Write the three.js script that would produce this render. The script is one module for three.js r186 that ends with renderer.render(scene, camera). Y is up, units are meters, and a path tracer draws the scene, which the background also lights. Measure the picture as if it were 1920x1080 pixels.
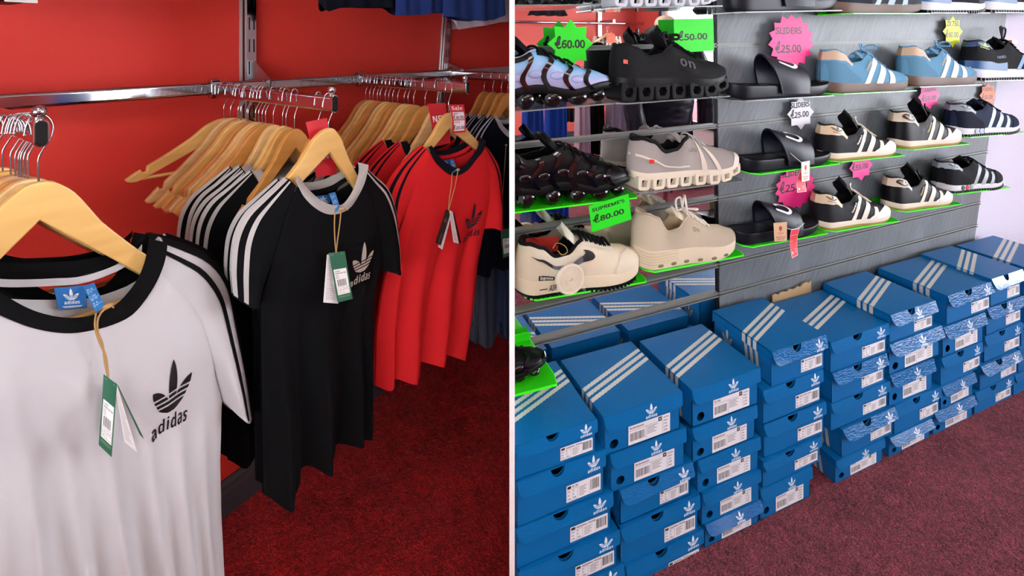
import * as THREE from 'three';
import { RoundedBoxGeometry } from 'three/addons/geometries/RoundedBoxGeometry.js';
import { mergeGeometries, mergeVertices } from 'three/addons/utils/BufferGeometryUtils.js';
import { RectAreaLightUniformsLib } from 'three/addons/lights/RectAreaLightUniformsLib.js';

// ---------------------------------------------------------------- camera, sky, exposure
const F = 900, HY = 75, H = 1.3;                 // focal length in pixels, horizon row, eye height in metres
const scene = new THREE.Scene();
const camera = new THREE.PerspectiveCamera(2 * Math.atan(540 / F) * 180 / Math.PI, 1920 / 1080, 0.02, 60);
camera.position.set(0, H, 0);
camera.lookAt(0, H, -5);
camera.setViewOffset(1920, 1080, 0, 540 - HY, 1920, 1080);   // rising-front lens: verticals stay upright
camera.updateProjectionMatrix();
scene.add(camera);
scene.background = new THREE.Color().setRGB(13, 13.7, 14.8);   // overcast daylight outside the shop windows
const renderer = new THREE.WebGLRenderer({ antialias: true });
renderer.toneMapping = THREE.LinearToneMapping;
renderer.toneMappingExposure = 1.15;
renderer.shadowMap.enabled = true;
RectAreaLightUniformsLib.init();

// ---------------------------------------------------------------- helpers
const V = (x, y, z) => new THREE.Vector3(x, y, z);
const lerp = (a, b, t) => a + (b - a) * t;
const clamp = (x, a = 0, b = 1) => Math.min(b, Math.max(a, x));
const sstep = (a, b, x) => { const t = clamp((x - a) / (b - a)); return t * t * (3 - 2 * t); };
function rng(seed) { let s = seed >>> 0; return () => { s = (s + 0x6D2B79F5) | 0; let t = Math.imul(s ^ (s >>> 15), 1 | s); t = (t + Math.imul(t ^ (t >>> 7), 61 | t)) ^ t; return ((t ^ (t >>> 14)) >>> 0) / 4294967296; }; }
const R = rng(77);
const rr = (a, b) => a + (b - a) * R();

const used = {};
function numbered(n) { if (used[n] === undefined) { used[n] = 0; return n; } used[n]++; return `${n}_${String(used[n]).padStart(3, '0')}`; }
function flags(o) { o.traverse(m => { if (m.isMesh) { m.castShadow = true; m.receiveShadow = true; } }); return o; }
function thing(name, label, category, group) {
  const o = new THREE.Group(); o.name = numbered(name); scene.add(o);
  o.userData = { label, category }; if (group) o.userData.group = group; return o;
}
function mesh(name, geo, mat, parent) { const m = new THREE.Mesh(geo, mat); m.name = name; m.castShadow = m.receiveShadow = true; if (parent) parent.add(m); return m; }
function struct(name, geo, mat, parent) { const m = mesh(parent ? name : numbered(name), geo, mat, parent || scene); if (!parent) m.userData.kind = 'structure'; return m; }
function copy(o, label, group) { const c = o.clone(); c.name = numbered(o.name.replace(/_\d+$/, '')); c.userData = { ...o.userData, label }; if (group) c.userData.group = group; scene.add(c); return c; }
const ORD = ['first', 'second', 'third', 'fourth', 'fifth', 'sixth', 'seventh', 'eighth', 'ninth', 'tenth', 'eleventh', 'twelfth', 'thirteenth', 'fourteenth', 'fifteenth', 'sixteenth', 'seventeenth', 'eighteenth'];

// a wall-aligned frame: s along the wall, h up, q out from the wall into the room
class Frame {
  constructor(p1, p2, off) {                 // two floor pixels (on the base line), off = how far behind that line the wall stands
    const g = ([x, y]) => { const d = F * H / (y - HY); return [(x - 960) / F * d, d]; };
    const a = g(p1), b = g(p2), l = Math.hypot(b[0] - a[0], b[1] - a[1]);
    this.u = [(b[0] - a[0]) / l, (b[1] - a[1]) / l]; this.n = [this.u[1], -this.u[0]];
    this.o = [a[0] - this.n[0] * off, a[1] - this.n[1] * off];
    this.turn = Math.atan2(this.u[1], this.u[0]);
  }
  pos(s, h, q) { return V(this.o[0] + this.u[0] * s + this.n[0] * q, h, -(this.o[1] + this.u[1] * s + this.n[1] * q)); }
  at(x, y, q) {
    const a = (x - 960) / F, X = this.o[0] + this.n[0] * q, D = this.o[1] + this.n[1] * q;
    const s = (a * D - X) / (this.u[0] - a * this.u[1]), d = D + this.u[1] * s;
    return { s, d, h: H - (y - HY) / F * d, q };
  }
  atS(x, y, s) {                              // the same on the plane of constant s
    const a = (x - 960) / F, X = this.o[0] + this.u[0] * s, D = this.o[1] + this.u[1] * s;
    const q = (a * D - X) / (this.n[0] - a * this.n[1]), d = D + this.n[1] * q;
    return { s, d, q, h: H - (y - HY) / F * d };
  }
  put(o, s, h, q, turn = 0) { o.position.copy(this.pos(s, h, q)); o.rotation.y = this.turn + turn; return o; }
}
const LW = new Frame([411, 970], [735, 715], 0);
const RW = new Frame([1325, 1032], [1920, 735], 0.235);

// geometry
function at(g, x = 0, y = 0, z = 0, rx = 0, ry = 0, rz = 0) {
  const m = new THREE.Matrix4().compose(V(x, y, z), new THREE.Quaternion().setFromEuler(new THREE.Euler(rx, ry, rz)), V(1, 1, 1));
  g.applyMatrix4(m); return g;
}
const merge = (list) => mergeGeometries(list.map(g => { const k = g.index ? g.toNonIndexed() : g; for (const n of Object.keys(k.attributes)) if (!['position', 'normal', 'uv'].includes(n)) k.deleteAttribute(n); return k; }));
const box = (w, h, d, x = 0, y = 0, z = 0) => at(new THREE.BoxGeometry(w, h, d), x, y, z);
const rbox = (w, h, d, r, x = 0, y = 0, z = 0) => at(new RoundedBoxGeometry(w, h, d, 2, r), x, y, z);
function tube(pts, r, seg = 24, rad = 8, closed = false) { return new THREE.TubeGeometry(new THREE.CatmullRomCurve3(pts.map(p => p.isVector3 ? p : V(...p)), closed), seg, r, rad, closed); }
function grid(fn, nu, nv) {                   // fn(u, v) -> Vector3
  const P = [], U = [], I = [];
  for (let j = 0; j <= nv; j++) for (let i = 0; i <= nu; i++) { const p = fn(i / nu, j / nv); P.push(p.x, p.y, p.z); U.push(i / nu, j / nv); }
  for (let j = 0; j < nv; j++) for (let i = 0; i < nu; i++) { const a = j * (nu + 1) + i, b = a + 1, c = a + nu + 1, d = c + 1; I.push(a, b, d, a, d, c); }
  const g = new THREE.BufferGeometry();
  g.setAttribute('position', new THREE.Float32BufferAttribute(P, 3)); g.setAttribute('uv', new THREE.Float32BufferAttribute(U, 2)); g.setIndex(I); g.computeVertexNormals(); return g;
}
function shapeOf(pts) { const s = new THREE.Shape(); pts.forEach((p, i) => i ? s.lineTo(p[0], p[1]) : s.moveTo(p[0], p[1])); s.closePath(); return s; }
function extr(shape, depth, bevel = 0, curveSegments = 12) {
  const g = new THREE.ExtrudeGeometry(shape, { depth: depth - 2 * bevel, bevelEnabled: bevel > 0, bevelSize: bevel, bevelThickness: bevel, bevelSegments: 2, curveSegments, bevelOffset: -bevel });
  g.translate(0, 0, -(depth - 2 * bevel) / 2); return g;
}
function fitUV(g, x0, x1, y0, y1) { const p = g.attributes.position, u = g.attributes.uv; for (let i = 0; i < p.count; i++) u.setXY(i, (p.getX(i) - x0) / (x1 - x0), (p.getY(i) - y0) / (y1 - y0)); return g; }
function stadium(w, h) { const s = new THREE.Shape(), r = w / 2, k = h / 2 - r; s.moveTo(r, -k); s.lineTo(r, k); s.absarc(0, k, r, 0, Math.PI, false); s.lineTo(-r, -k); s.absarc(0, -k, r, Math.PI, 2 * Math.PI, false); return s; }
function smooth(g, tol = 1e-4) { g.deleteAttribute('normal'); const u = g.attributes.uv; g = mergeVertices(g, tol); g.computeVertexNormals(); return g; }
// keep only the side of the partition that a thing stands on
function clipX(root, side, lim = 0.0052) {
  root.updateMatrixWorld(true);
  root.traverse(m => {
    if (!m.isMesh) return;
    let g = m.geometry.index ? m.geometry.toNonIndexed() : m.geometry.clone();
    const P = g.attributes.position, N = g.attributes.normal, T = g.attributes.uv, inv = m.matrixWorld.clone().invert();
    const np = [], nn = [], nt = [], w = V(0, 0, 0); let any = false;
    const get = i => { w.fromBufferAttribute(P, i).applyMatrix4(m.matrixWorld); return { p: w.clone(), n: N ? V(N.getX(i), N.getY(i), N.getZ(i)) : V(0, 1, 0), t: T ? [T.getX(i), T.getY(i)] : [0, 0] }; };
    for (let i = 0; i < P.count; i += 3) {
      const tri = [get(i), get(i + 1), get(i + 2)], dist = tri.map(v => side * v.p.x - lim);
      if (dist.some(d => d < 0)) any = true;
      const out = [];
      for (let k = 0; k < 3; k++) {
        const a = tri[k], b = tri[(k + 1) % 3], da = dist[k], db = dist[(k + 1) % 3];
        if (da >= 0) out.push(a);
        if ((da >= 0) !== (db >= 0)) { const f = da / (da - db); out.push({ p: a.p.clone().lerp(b.p, f), n: a.n.clone().lerp(b.n, f), t: [lerp(a.t[0], b.t[0], f), lerp(a.t[1], b.t[1], f)] }); }
      }
      for (let k = 1; k + 1 < out.length; k++) for (const v of [out[0], out[k], out[k + 1]]) { const q = v.p.clone().applyMatrix4(inv); np.push(q.x, q.y, q.z); nn.push(v.n.x, v.n.y, v.n.z); nt.push(...v.t); }
    }
    if (!any) return;
    if (!np.length) { m.userData.gone = true; return; }
    const c = new THREE.BufferGeometry();
    c.setAttribute('position', new THREE.Float32BufferAttribute(np, 3)); c.setAttribute('normal', new THREE.Float32BufferAttribute(nn, 3)); c.setAttribute('uv', new THREE.Float32BufferAttribute(nt, 2));
    m.geometry = c;
  });
  const gone = []; root.traverse(m => { if (m.userData.gone) gone.push(m); });
  for (const m of gone) { if (m.parent) { for (const c of [...m.children]) if (!c.userData.gone) m.parent.add(c); m.parent.remove(m); } }
}

// ---------------------------------------------------------------- textures and materials
function canvas(w, h, draw, opt = {}) {
  const c = document.createElement('canvas'); c.width = w; c.height = h; draw(c.getContext('2d'), w, h);
  const t = new THREE.CanvasTexture(c); if (!opt.data) t.colorSpace = THREE.SRGBColorSpace; t.magFilter = THREE.LinearFilter;
  if (opt.wrap) { t.wrapS = t.wrapT = THREE.RepeatWrapping; } return t;
}
function vnoise(seed) {                       // tiling value noise
  const N = 64, r = rng(seed), g = new Float32Array(N * N); for (let i = 0; i < g.length; i++) g[i] = r();
  return (x, y) => { const xi = Math.floor(x), yi = Math.floor(y), fx = x - xi, fy = y - yi, u = fx * fx * (3 - 2 * fx), v = fy * fy * (3 - 2 * fy); const a = (i, j) => g[((j % N + N) % N) * N + ((i % N + N) % N)]; return lerp(lerp(a(xi, yi), a(xi + 1, yi), u), lerp(a(xi, yi + 1), a(xi + 1, yi + 1), u), v); };
}
function dataTex(w, h, fn, srgb, rep) {       // fn(x, y) -> [r, g, b] 0..1
  const d = new Uint8Array(w * h * 4);
  for (let y = 0; y < h; y++) for (let x = 0; x < w; x++) { const c = fn(x, y), k = (y * w + x) * 4; for (let i = 0; i < 3; i++) d[k + i] = clamp(c[i]) * 255; d[k + 3] = 255; }
  const t = new THREE.DataTexture(d, w, h); t.magFilter = THREE.LinearFilter; t.wrapS = t.wrapT = THREE.RepeatWrapping; if (srgb) t.colorSpace = THREE.SRGBColorSpace; if (rep) t.repeat.set(...rep); t.needsUpdate = true; return t;
}
const mat = (color, roughness = 0.7, extra = {}) => { const k = new THREE.Color(color), dark = 0.3 * k.r + 0.6 * k.g + 0.1 * k.b < 0.03; return new THREE.MeshPhysicalMaterial({ color, roughness, side: THREE.DoubleSide, ...(dark ? { specularIntensity: 0.3 } : {}), ...extra }); };
const nz = vnoise(5), nz2 = vnoise(9);
const rgb = (hex) => [(hex >> 16 & 255) / 255, (hex >> 8 & 255) / 255, (hex & 255) / 255];

function carpetTex(base, seed, amp) {
  const r = rng(seed), c = rgb(base);
  return dataTex(512, 512, (x, y) => { const k = 1 + amp * (r() - 0.5) * 1.7 + 0.22 * (nz(x / 8, y / 8) - 0.5) + 0.16 * (nz2(x / 32, y / 32) - 0.5); return c.map(v => v * k); }, true);
}
const carpetBump = dataTex(512, 512, (x, y) => { const k = 0.55 * R() + 0.45 * nz(x / 4, y / 4); return [k, k, k]; }, false);
const slateTex = dataTex(512, 512, (x, y) => {
  const a = (x * 0.55 + y) / 512, b = (x - y * 0.55) / 512;
  const k = 1 + 0.16 * (nz(b * 128, a * 10) - 0.5) + 0.16 * (nz2(b * 256, a * 24) - 0.5) + 0.16 * (nz(x / 64, y / 64) - 0.5) + 0.05 * (R() - 0.5);
  return [0.385 * k, 0.405 * k, 0.425 * k];
}, true);
function woodTex(base, seed) {
  const c = rgb(base), n = vnoise(seed), n2 = vnoise(seed + 3);
  return dataTex(256, 256, (x, y) => { const k = 1 + 0.07 * (n(x / 64, y / 8) - 0.5) + 0.05 * (n2(x / 32, y / 4) - 0.5) + 0.12 * (n(x / 128 + 9, y / 64) - 0.5); return [c[0] * k, c[1] * k * (0.5 + k * 0.5), c[2] * k * k]; }, true);
}
const weave = dataTex(128, 128, (x, y) => { const k = 0.5 + 0.25 * Math.sin(x * Math.PI / 2) * Math.sin(y * Math.PI / 2) + 0.25 * (R() - 0.5); return [k, k, k]; }, false, [40, 40]);
const knit = dataTex(128, 128, (x, y) => { const k = 0.5 + 0.3 * Math.sin(x * Math.PI / 4) + 0.2 * (R() - 0.5); return [k, k, k]; }, false, [50, 50]);
const mesh3 = dataTex(64, 64, (x, y) => { const k = (((x >> 2) + (y >> 2)) & 1) ? 1 : 0.3; return [k, k, k]; }, false, [14, 14]);
const wrinkle = dataTex(256, 256, (x, y) => { const k = 0.5 * nz(x / 16, y / 8) + 0.5 * Math.abs(nz2(x / 32, y / 32) * 2 - 1); return [k, k, k]; }, false);
const plasterBump = dataTex(256, 256, (x, y) => { const k = 0.6 * nz(x / 4, y / 4) + 0.4 * R(); return [k, k, k]; }, false, [6, 6]);

const M = {
  red: mat(0xcf382e, 0.5, { bumpMap: plasterBump, bumpScale: 0.0004, specularIntensity: 0.5 }),
  redBack: mat(0xd8574c, 0.6), white: mat(0xf0eff2, 0.8), lilac: mat(0xcfcbdb, 0.75, { bumpMap: plasterBump, bumpScale: 0.0006 }), ceil: mat(0xd8d6d2, 0.9), grey: mat(0xa5a3a0, 0.9), panelWhite: mat(0xffffff, 0.6),
  skirt: mat(0x3b3c42, 0.55), black: mat(0x060607, 0.5, { specularIntensity: 0.4 }), blackGloss: mat(0x060607, 0.12, { clearcoat: 1, clearcoatRoughness: 0.08 }),
  chrome: mat(0xbdbdc0, 0.08, { metalness: 1 }), alu: mat(0x767876, 0.5, { metalness: 0.3 }), steel: mat(0xb6b8ba, 0.3, { metalness: 1 }),
  mirror: mat(0xf4f5f5, 0.012, { metalness: 1 }),
  slate: mat(0xffffff, 0.48, { map: slateTex }),
  wood: [0xd8ad62, 0xdcb578, 0xc98c44, 0xd3a256].map((c, i) => mat(0xffffff, 0.42, { map: woodTex(c, 20 + i), clearcoat: 0.35, clearcoatRoughness: 0.3 })),
  twine: mat(0xb08a55, 0.95), card: mat(0xf4f2ee, 0.7), green: mat(0x1b5b3f, 0.55), redCard: mat(0xc8242c, 0.5), tagBlue: mat(0x2272bd, 0.6),
  acryl: new THREE.MeshPhysicalMaterial({ color: 0x3af01c, roughness: 0.12, transmission: 0.45, thickness: 0, side: THREE.DoubleSide }),
  acrylEdge: mat(0x4cff2a, 0.25), clear: new THREE.MeshPhysicalMaterial({ color: 0xf2f6f6, roughness: 0.05, transmission: 0.92, thickness: 0, side: THREE.DoubleSide }), clearEdge: mat(0x9aa2a2, 0.2, { transmission: 0.5 }),
  bag: new THREE.MeshPhysicalMaterial({ color: 0xf4f8fa, roughness: 0.1, transparent: true, opacity: 0.06, side: THREE.DoubleSide, bumpMap: wrinkle, bumpScale: 0.0006 }),
};
const cloth = (c, k = 0.92, extra = {}) => mat(c, k, { bumpMap: weave, bumpScale: 0.0003, specularIntensity: 0.25, ...extra });

// logos, lettering
function leaf(g, cx, cy, ang, w, h) { g.save(); g.translate(cx, cy); g.rotate(ang); g.beginPath(); g.moveTo(0, 0); g.bezierCurveTo(-w * 1.35, -h * 0.35, -w * 0.75, -h * 0.85, 0, -h); g.bezierCurveTo(w * 0.75, -h * 0.85, w * 1.35, -h * 0.35, 0, 0); g.fill(); g.restore(); }
function trefoil(g, x, y, s, col, gap) {      // x, y = middle of the mark's foot; s = its width
  g.fillStyle = col; leaf(g, x, y, 0, s * 0.145, s * 0.82); leaf(g, x - s * 0.02, y, -0.86, s * 0.15, s * 0.68); leaf(g, x + s * 0.02, y, 0.86, s * 0.15, s * 0.68);
  g.beginPath(); g.ellipse(x, y - s * 0.2, s * 0.40, s * 0.19, 0, 0, Math.PI); g.fill();
  g.globalCompositeOperation = gap ? 'source-over' : 'destination-out'; g.strokeStyle = gap || '#000'; g.lineWidth = s * 0.03;
  for (const k of [0.31, 0.225, 0.14]) { g.beginPath(); g.moveTo(x - s * 0.5, y - s * (k - 0.02)); g.quadraticCurveTo(x, y - s * (k + 0.07) + s * 0.06, x + s * 0.5, y - s * (k - 0.02)); g.stroke(); }
  g.globalCompositeOperation = 'source-over';
}
function word(g, txt, x, y, size, col, font = 'bold', fam = 'sans-serif') { g.fillStyle = col; g.font = `${font} ${size}px ${fam}`; g.textAlign = 'center'; g.textBaseline = 'alphabetic'; g.fillText(txt, x, y); }
function arcWord(g, txt, x, y, size, col, bend) { const n = txt.length; g.fillStyle = col; g.font = `bold ${size}px sans-serif`; g.textAlign = 'center'; let tot = 0; const ws = [...txt].map(c => { const w = g.measureText(c).width * 1.0; tot += w; return w; }); let p = -tot / 2; for (let i = 0; i < n; i++) { const cx = p + ws[i] / 2, k = cx / (tot / 2); g.save(); g.translate(x + cx, y + bend * k * k); g.rotate(k * bend / tot * 3.2); g.fillText(txt[i], 0, 0); g.restore(); p += ws[i]; } }
function logoTex(col) { return canvas(256, 256, g => { g.clearRect(0, 0, 256, 256); trefoil(g, 128, 168, 200, col); arcWord(g, 'adidas', 128, 226, 62, col, 14); }); }
const logoMat = (col, rough = 0.5) => mat(0xffffff, rough, { map: logoTex(col), transparent: true, alphaTest: 0.5 });
function pound(g, x, y, s) { g.beginPath(); g.moveTo(x + s * 0.30, y - s * 0.55); g.bezierCurveTo(x + s * 0.62, y - s * 1.25, x + s * 0.2, y - s * 1.2, x + s * 0.12, y - s * 0.5); g.bezierCurveTo(x + s * 0.05, y + s * 0.1, x + s * 0.25, y + s * 0.12, x + s * 0.5, y - s * 0.04); g.moveTo(x - s * 0.06, y - s * 0.42); g.lineTo(x + s * 0.36, y - s * 0.46); g.moveTo(x - s * 0.04, y - s * 0.26); g.lineTo(x + s * 0.34, y - s * 0.3); g.stroke(); }
function hand(g, txt, x, y, s, col, lw) {     // marker-pen lettering, x = middle
  g.strokeStyle = g.fillStyle = col; g.lineWidth = lw; g.lineCap = 'round'; g.textAlign = 'left'; g.textBaseline = 'alphabetic'; g.font = `${s}px sans-serif`;
  let tot = 0; for (const c of txt) tot += c === '£' ? s * 0.55 : g.measureText(c).width; let p = x - tot / 2; let i = 0;
  for (const c of txt) { i++; if (c === '£') { pound(g, p, y, s); p += s * 0.55; continue; } g.save(); g.translate(p, y + ((i * 37) % 7 - 3) * s * 0.012); g.rotate((((i * 53) % 9) - 4) * 0.02); g.fillText(c, 0, 0); g.lineWidth = lw * 0.5; g.strokeText(c, 0, 0); g.restore(); g.lineWidth = lw; p += g.measureText(c).width; }
}
// ---------------------------------------------------------------- the shop shell
const CEIL = 2.75;
function slab(p, q, h0, h1, t, name, m, back = 1) {   // wall between two plan points [X, Z]; thickness t goes to the back side
  const dx = q[0] - p[0], dz = q[1] - p[1], l = Math.hypot(dx, dz), ang = Math.atan2(-dz, dx);
  const g = box(l, h1 - h0, t, 0, (h0 + h1) / 2, -back * t / 2); fitUV(g, -0.5, 0.5, 0, 1);
  g.rotateY(ang); g.translate((p[0] + q[0]) / 2, 0, (p[1] + q[1]) / 2);
  return struct(name, g, m);
}
const P2 = (fr, s, q) => { const v = fr.pos(s, 0, q); return [v.x, v.z]; };
const DEPTH = 4.3, SE = 3.1;                         // opposite wall, right-hand shop front
const lEnd = 1.455;                                  // where the red wall meets the partition
const leftNear = P2(LW, -2.4, 0), leftFar = P2(LW, lEnd, 0);
const backFar = P2(RW, SE, DEPTH), slatNear = P2(RW, -0.385, -0.012), slatFar = P2(RW, SE, -0.012);
{
  const f1 = new THREE.PlaneGeometry(9, 14); const floors = [['floor', -4.5, carpetTex(0x9a1c1e, 11, 0.5)], ['floor', 4.5, carpetTex(0x74353f, 12, 0.62)]];
  for (const [n, x, tex] of floors) {
    const g = box(9, 0.06, 14, x, -0.03, 0); const p = g.attributes.position, u = g.attributes.uv; for (let i = 0; i < p.count; i++) u.setXY(i, p.getX(i) / 0.75, p.getZ(i) / 0.75);
    struct(n, g, mat(0xffffff, 1, { map: tex, bumpMap: carpetBump, bumpScale: 0.006, sheen: 0.1, sheenColor: new THREE.Color(0xa03030) }));
  }
  struct('ceiling', box(18, 0.08, 14, 0, CEIL + 0.04, 0), M.ceil);
  slab(leftNear, leftFar, 0, CEIL, 0.1, 'wall_left', M.red);
  // thin partition between the two bays, seen end-on
  struct('wall_partition', rbox(0.0101, CEIL, 2.06, 0.0006, 0, CEIL / 2, -0.9 - 1.03), M.panelWhite);
  slab(slatNear, slatFar, 0, CEIL, 0.1, 'wall_right', M.lilac);
  // opposite wall, and the end wall of the left bay with its window
  const bA = P2(RW, -1.1, DEPTH), bm = P2(RW, 0.7, DEPTH), w0 = P2(LW, -2.4, 0.8), w1 = P2(LW, -2.4, 3.0);
  slab(bA, bm, 0, CEIL, 0.12, 'wall_back', M.grey, -1); slab(bm, backFar, 0, CEIL, 0.12, 'wall_back', M.redBack, -1);
  slab(bA, w1, 0, CEIL, 0.12, 'wall_end', M.grey, -1); slab(w0, leftNear, 0, CEIL, 0.12, 'wall_end', M.grey, -1);
  slab(w1, w0, 0, 0.85, 0.12, 'wall_end', M.grey, -1); slab(w1, w0, 2.35, CEIL, 0.12, 'wall_end', M.grey, -1);
  // shop front at the right-hand end
  const e0 = P2(RW, SE, 0.55), e1 = P2(RW, SE, DEPTH - 0.5);
  slab(slatFar, e0, 0, CEIL, 0.12, 'wall_front', M.lilac, 1); slab(e1, backFar, 0, CEIL, 0.12, 'wall_front', M.redBack, 1);
  slab(e0, e1, 0, 0.3, 0.12, 'wall_front', M.white, 1); slab(e0, e1, 2.5, CEIL, 0.12, 'wall_front', M.white, 1);
  // window frames and panes
  const win = (p, q, h0, h1, n, nm) => {
    const dx = q[0] - p[0], dz = q[1] - p[1], l = Math.hypot(dx, dz), ang = Math.atan2(-dz, dx), o = new THREE.Group(); o.name = numbered(nm); o.userData.kind = 'structure'; scene.add(o); o.position.set((p[0] + q[0]) / 2, 0, (p[1] + q[1]) / 2); o.rotation.y = ang;
    const fr = [box(l, 0.06, 0.06, 0, h0 + 0.03, 0), box(l, 0.06, 0.06, 0, h1 - 0.03, 0)]; for (let i = 0; i <= n; i++) fr.push(box(0.06, h1 - h0, 0.06, -l / 2 + 0.03 + (l - 0.06) * i / n, (h0 + h1) / 2, 0));
    mesh('window_frame', merge(fr), M.skirt, o);
    for (let i = 0; i < n; i++) mesh('pane', box(l / n - 0.06, h1 - h0 - 0.1, 0.006, -l / 2 + l * (i + 0.5) / n, (h0 + h1) / 2, 0), new THREE.MeshPhysicalMaterial({ color: 0xffffff, roughness: 0.0, transmission: 1, thickness: 0 }), o);
  };
  win(w0, w1, 0.85, 2.35, 3, 'window_1'); win(e0, e1, 0.3, 2.5, 3, 'window_2');
  // skirting of the red wall: a board with a moulded top
  const o = new THREE.Group(); o.name = 'baseboard_left'; o.userData.kind = 'structure'; scene.add(o); LW.put(o, 0, 0, 0);
  const prof = new THREE.Shape(); prof.moveTo(0, 0); prof.lineTo(0.014, 0); prof.lineTo(0.014, 0.062); prof.lineTo(0.011, 0.07); prof.lineTo(0.011, 0.082); prof.lineTo(0.004, 0.094); prof.lineTo(0, 0.094);
  const bg = new THREE.ExtrudeGeometry(prof, { depth: lEnd + 3.2, bevelEnabled: false }); bg.rotateY(-Math.PI / 2); bg.scale(1, 1, 1); bg.translate(lEnd, 0, 0);
  mesh('skirting_board', bg, M.skirt, o);
  const o2 = new THREE.Group(); o2.name = 'baseboard_back'; o2.userData.kind = 'structure'; scene.add(o2); RW.put(o2, 0, 0, DEPTH, Math.PI); mesh('skirting_board', box(3.8, 0.12, 0.02, -1.0, 0.06, 0.012), M.skirt, o2);
}
// ceiling panels
function ceilingPanel(x, z, w, d, turn, power, label) {
  const o = thing('ceiling_light', label, 'ceiling light', 'ceiling light panels'); o.position.set(x, CEIL, z); o.rotation.y = turn;
  mesh('frame', merge([box(w + 0.05, 0.03, 0.025, 0, -0.015, d / 2 + 0.012), box(w + 0.05, 0.03, 0.025, 0, -0.015, -d / 2 - 0.012), box(0.025, 0.03, d, w / 2 + 0.012, -0.015, 0), box(0.025, 0.03, d, -w / 2 - 0.012, -0.015, 0)]), M.white, o);
  mesh('diffuser', box(w, 0.01, d, 0, -0.012, 0), new THREE.MeshStandardMaterial({ color: 0xffffff, emissive: 0xfff6ea, emissiveIntensity: 1.2 }), o);
  const l = new THREE.RectAreaLight(0xfffaf4, power, w, d); l.position.set(0, -0.03, 0); l.rotation.x = -Math.PI / 2; o.add(l);
}
ceilingPanel(-0.15, 0.15, 0.6, 0.6, 0.4, 2.4, 'square ceiling panel light above the rail of white shirts');
ceilingPanel(1.9, 0.1, 1.2, 0.6, 0.36, 4.5, 'long ceiling panel light in front of the shoe wall');
ceilingPanel(3.0, 2.4, 1.2, 0.6, 0.36, 16, 'long ceiling panel light near the back red wall');
ceilingPanel(1.2, 1.6, 1.2, 0.6, 0.6, 9, 'long ceiling panel light near the back window');
// ---------------------------------------------------------------- LEFT BAY: rails
const railH = s => 1.178 - 0.016 * s, RQ = 0.105;
{
  const P = (x, y, q) => LW.at(x, y, q);
  // wall rail: flattened chrome tube, ends at the partition
  const s1 = P(953, 130, RQ).s, s0 = -1.6, o = thing('wall_rail', 'chrome oval rail running along the red wall', 'rail');
  LW.put(o, 0, railH(0), RQ); o.rotation.z = 0; o.rotation.order = 'YXZ'; o.rotation.z = -0.016;
  const g = extr(stadium(0.014, 0.031), s1 - s0, 0.0008, 10); g.rotateY(Math.PI / 2); g.translate((s0 + s1) / 2, 0, 0); mesh('tube', g, M.chrome, o); clipX(o, -1);
  // slotted uprights with brackets
  [[468, 0, 'chrome slotted upright on the red wall behind the black shirts', -0.012], [833, 0.10, 'chrome slotted upright on the red wall above the red shirts', 0.0]].forEach(([x, lean, label], i) => {
    const a = P(x, 127, 0.012), u = thing('slotted_upright', label, 'upright', 'slotted uprights on the red wall'); LW.put(u, a.s, 0, 0); u.rotation.order = 'YXZ';
    const hole = new THREE.Shape(); const W = 0.026; hole.moveTo(-W / 2, -0.62); hole.lineTo(W / 2, -0.62); hole.lineTo(W / 2, 1.3); hole.lineTo(-W / 2, 1.3); hole.closePath();
    for (let k = 0; k < 30; k++) for (const sx of [-1, 1]) { const p = new THREE.Path(), y = -0.58 + k * 0.0625; p.moveTo(sx * 0.0065 - 0.0018, y); p.lineTo(sx * 0.0065 - 0.0018, y + 0.036); p.lineTo(sx * 0.0065 + 0.0018, y + 0.036); p.lineTo(sx * 0.0065 + 0.0018, y); p.closePath(); hole.holes.push(p); }
    const face = extr(hole, 0.002, 0, 4); face.translate(0, 0, 0.022);
    const chan = merge([face, box(0.002, 1.92, 0.022, -W / 2 + 0.001, 0.34, 0.011), box(0.002, 1.92, 0.022, W / 2 - 0.001, 0.34, 0.011)]); chan.rotateZ(-lean); chan.translate(0, a.h, 0);
    mesh('channel', chan, M.chrome, u);
    const back = box(W * 0.8, 1.9, 0.004, 0, 0.34, 0.004); back.rotateZ(-lean); back.translate(0, a.h, 0); mesh('backing', back, M.skirt, u);
    const strip = box(0.008, 1.92, 0.004, -0.02, 0.34, 0.003); strip.rotateZ(-lean); strip.translate(0, a.h, 0); mesh('cover_strip', strip, mat(0xb9a7a5, 0.35, { metalness: 0.4 }), u);
    const sh = new THREE.Shape(); const yb = railH(a.s) - a.h; sh.moveTo(0, 0.02); sh.lineTo(0, -0.075); sh.lineTo(RQ - 0.012, yb - 0.012); sh.lineTo(RQ - 0.006, yb + 0.014); sh.lineTo(0.02, 0.02); sh.closePath();
    const br = extr(sh, 0.005, 0.0006); br.rotateY(-Math.PI / 2); br.translate(0.0, a.h, 0.022); mesh('bracket', br, M.steel, u);
  });
}
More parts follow.
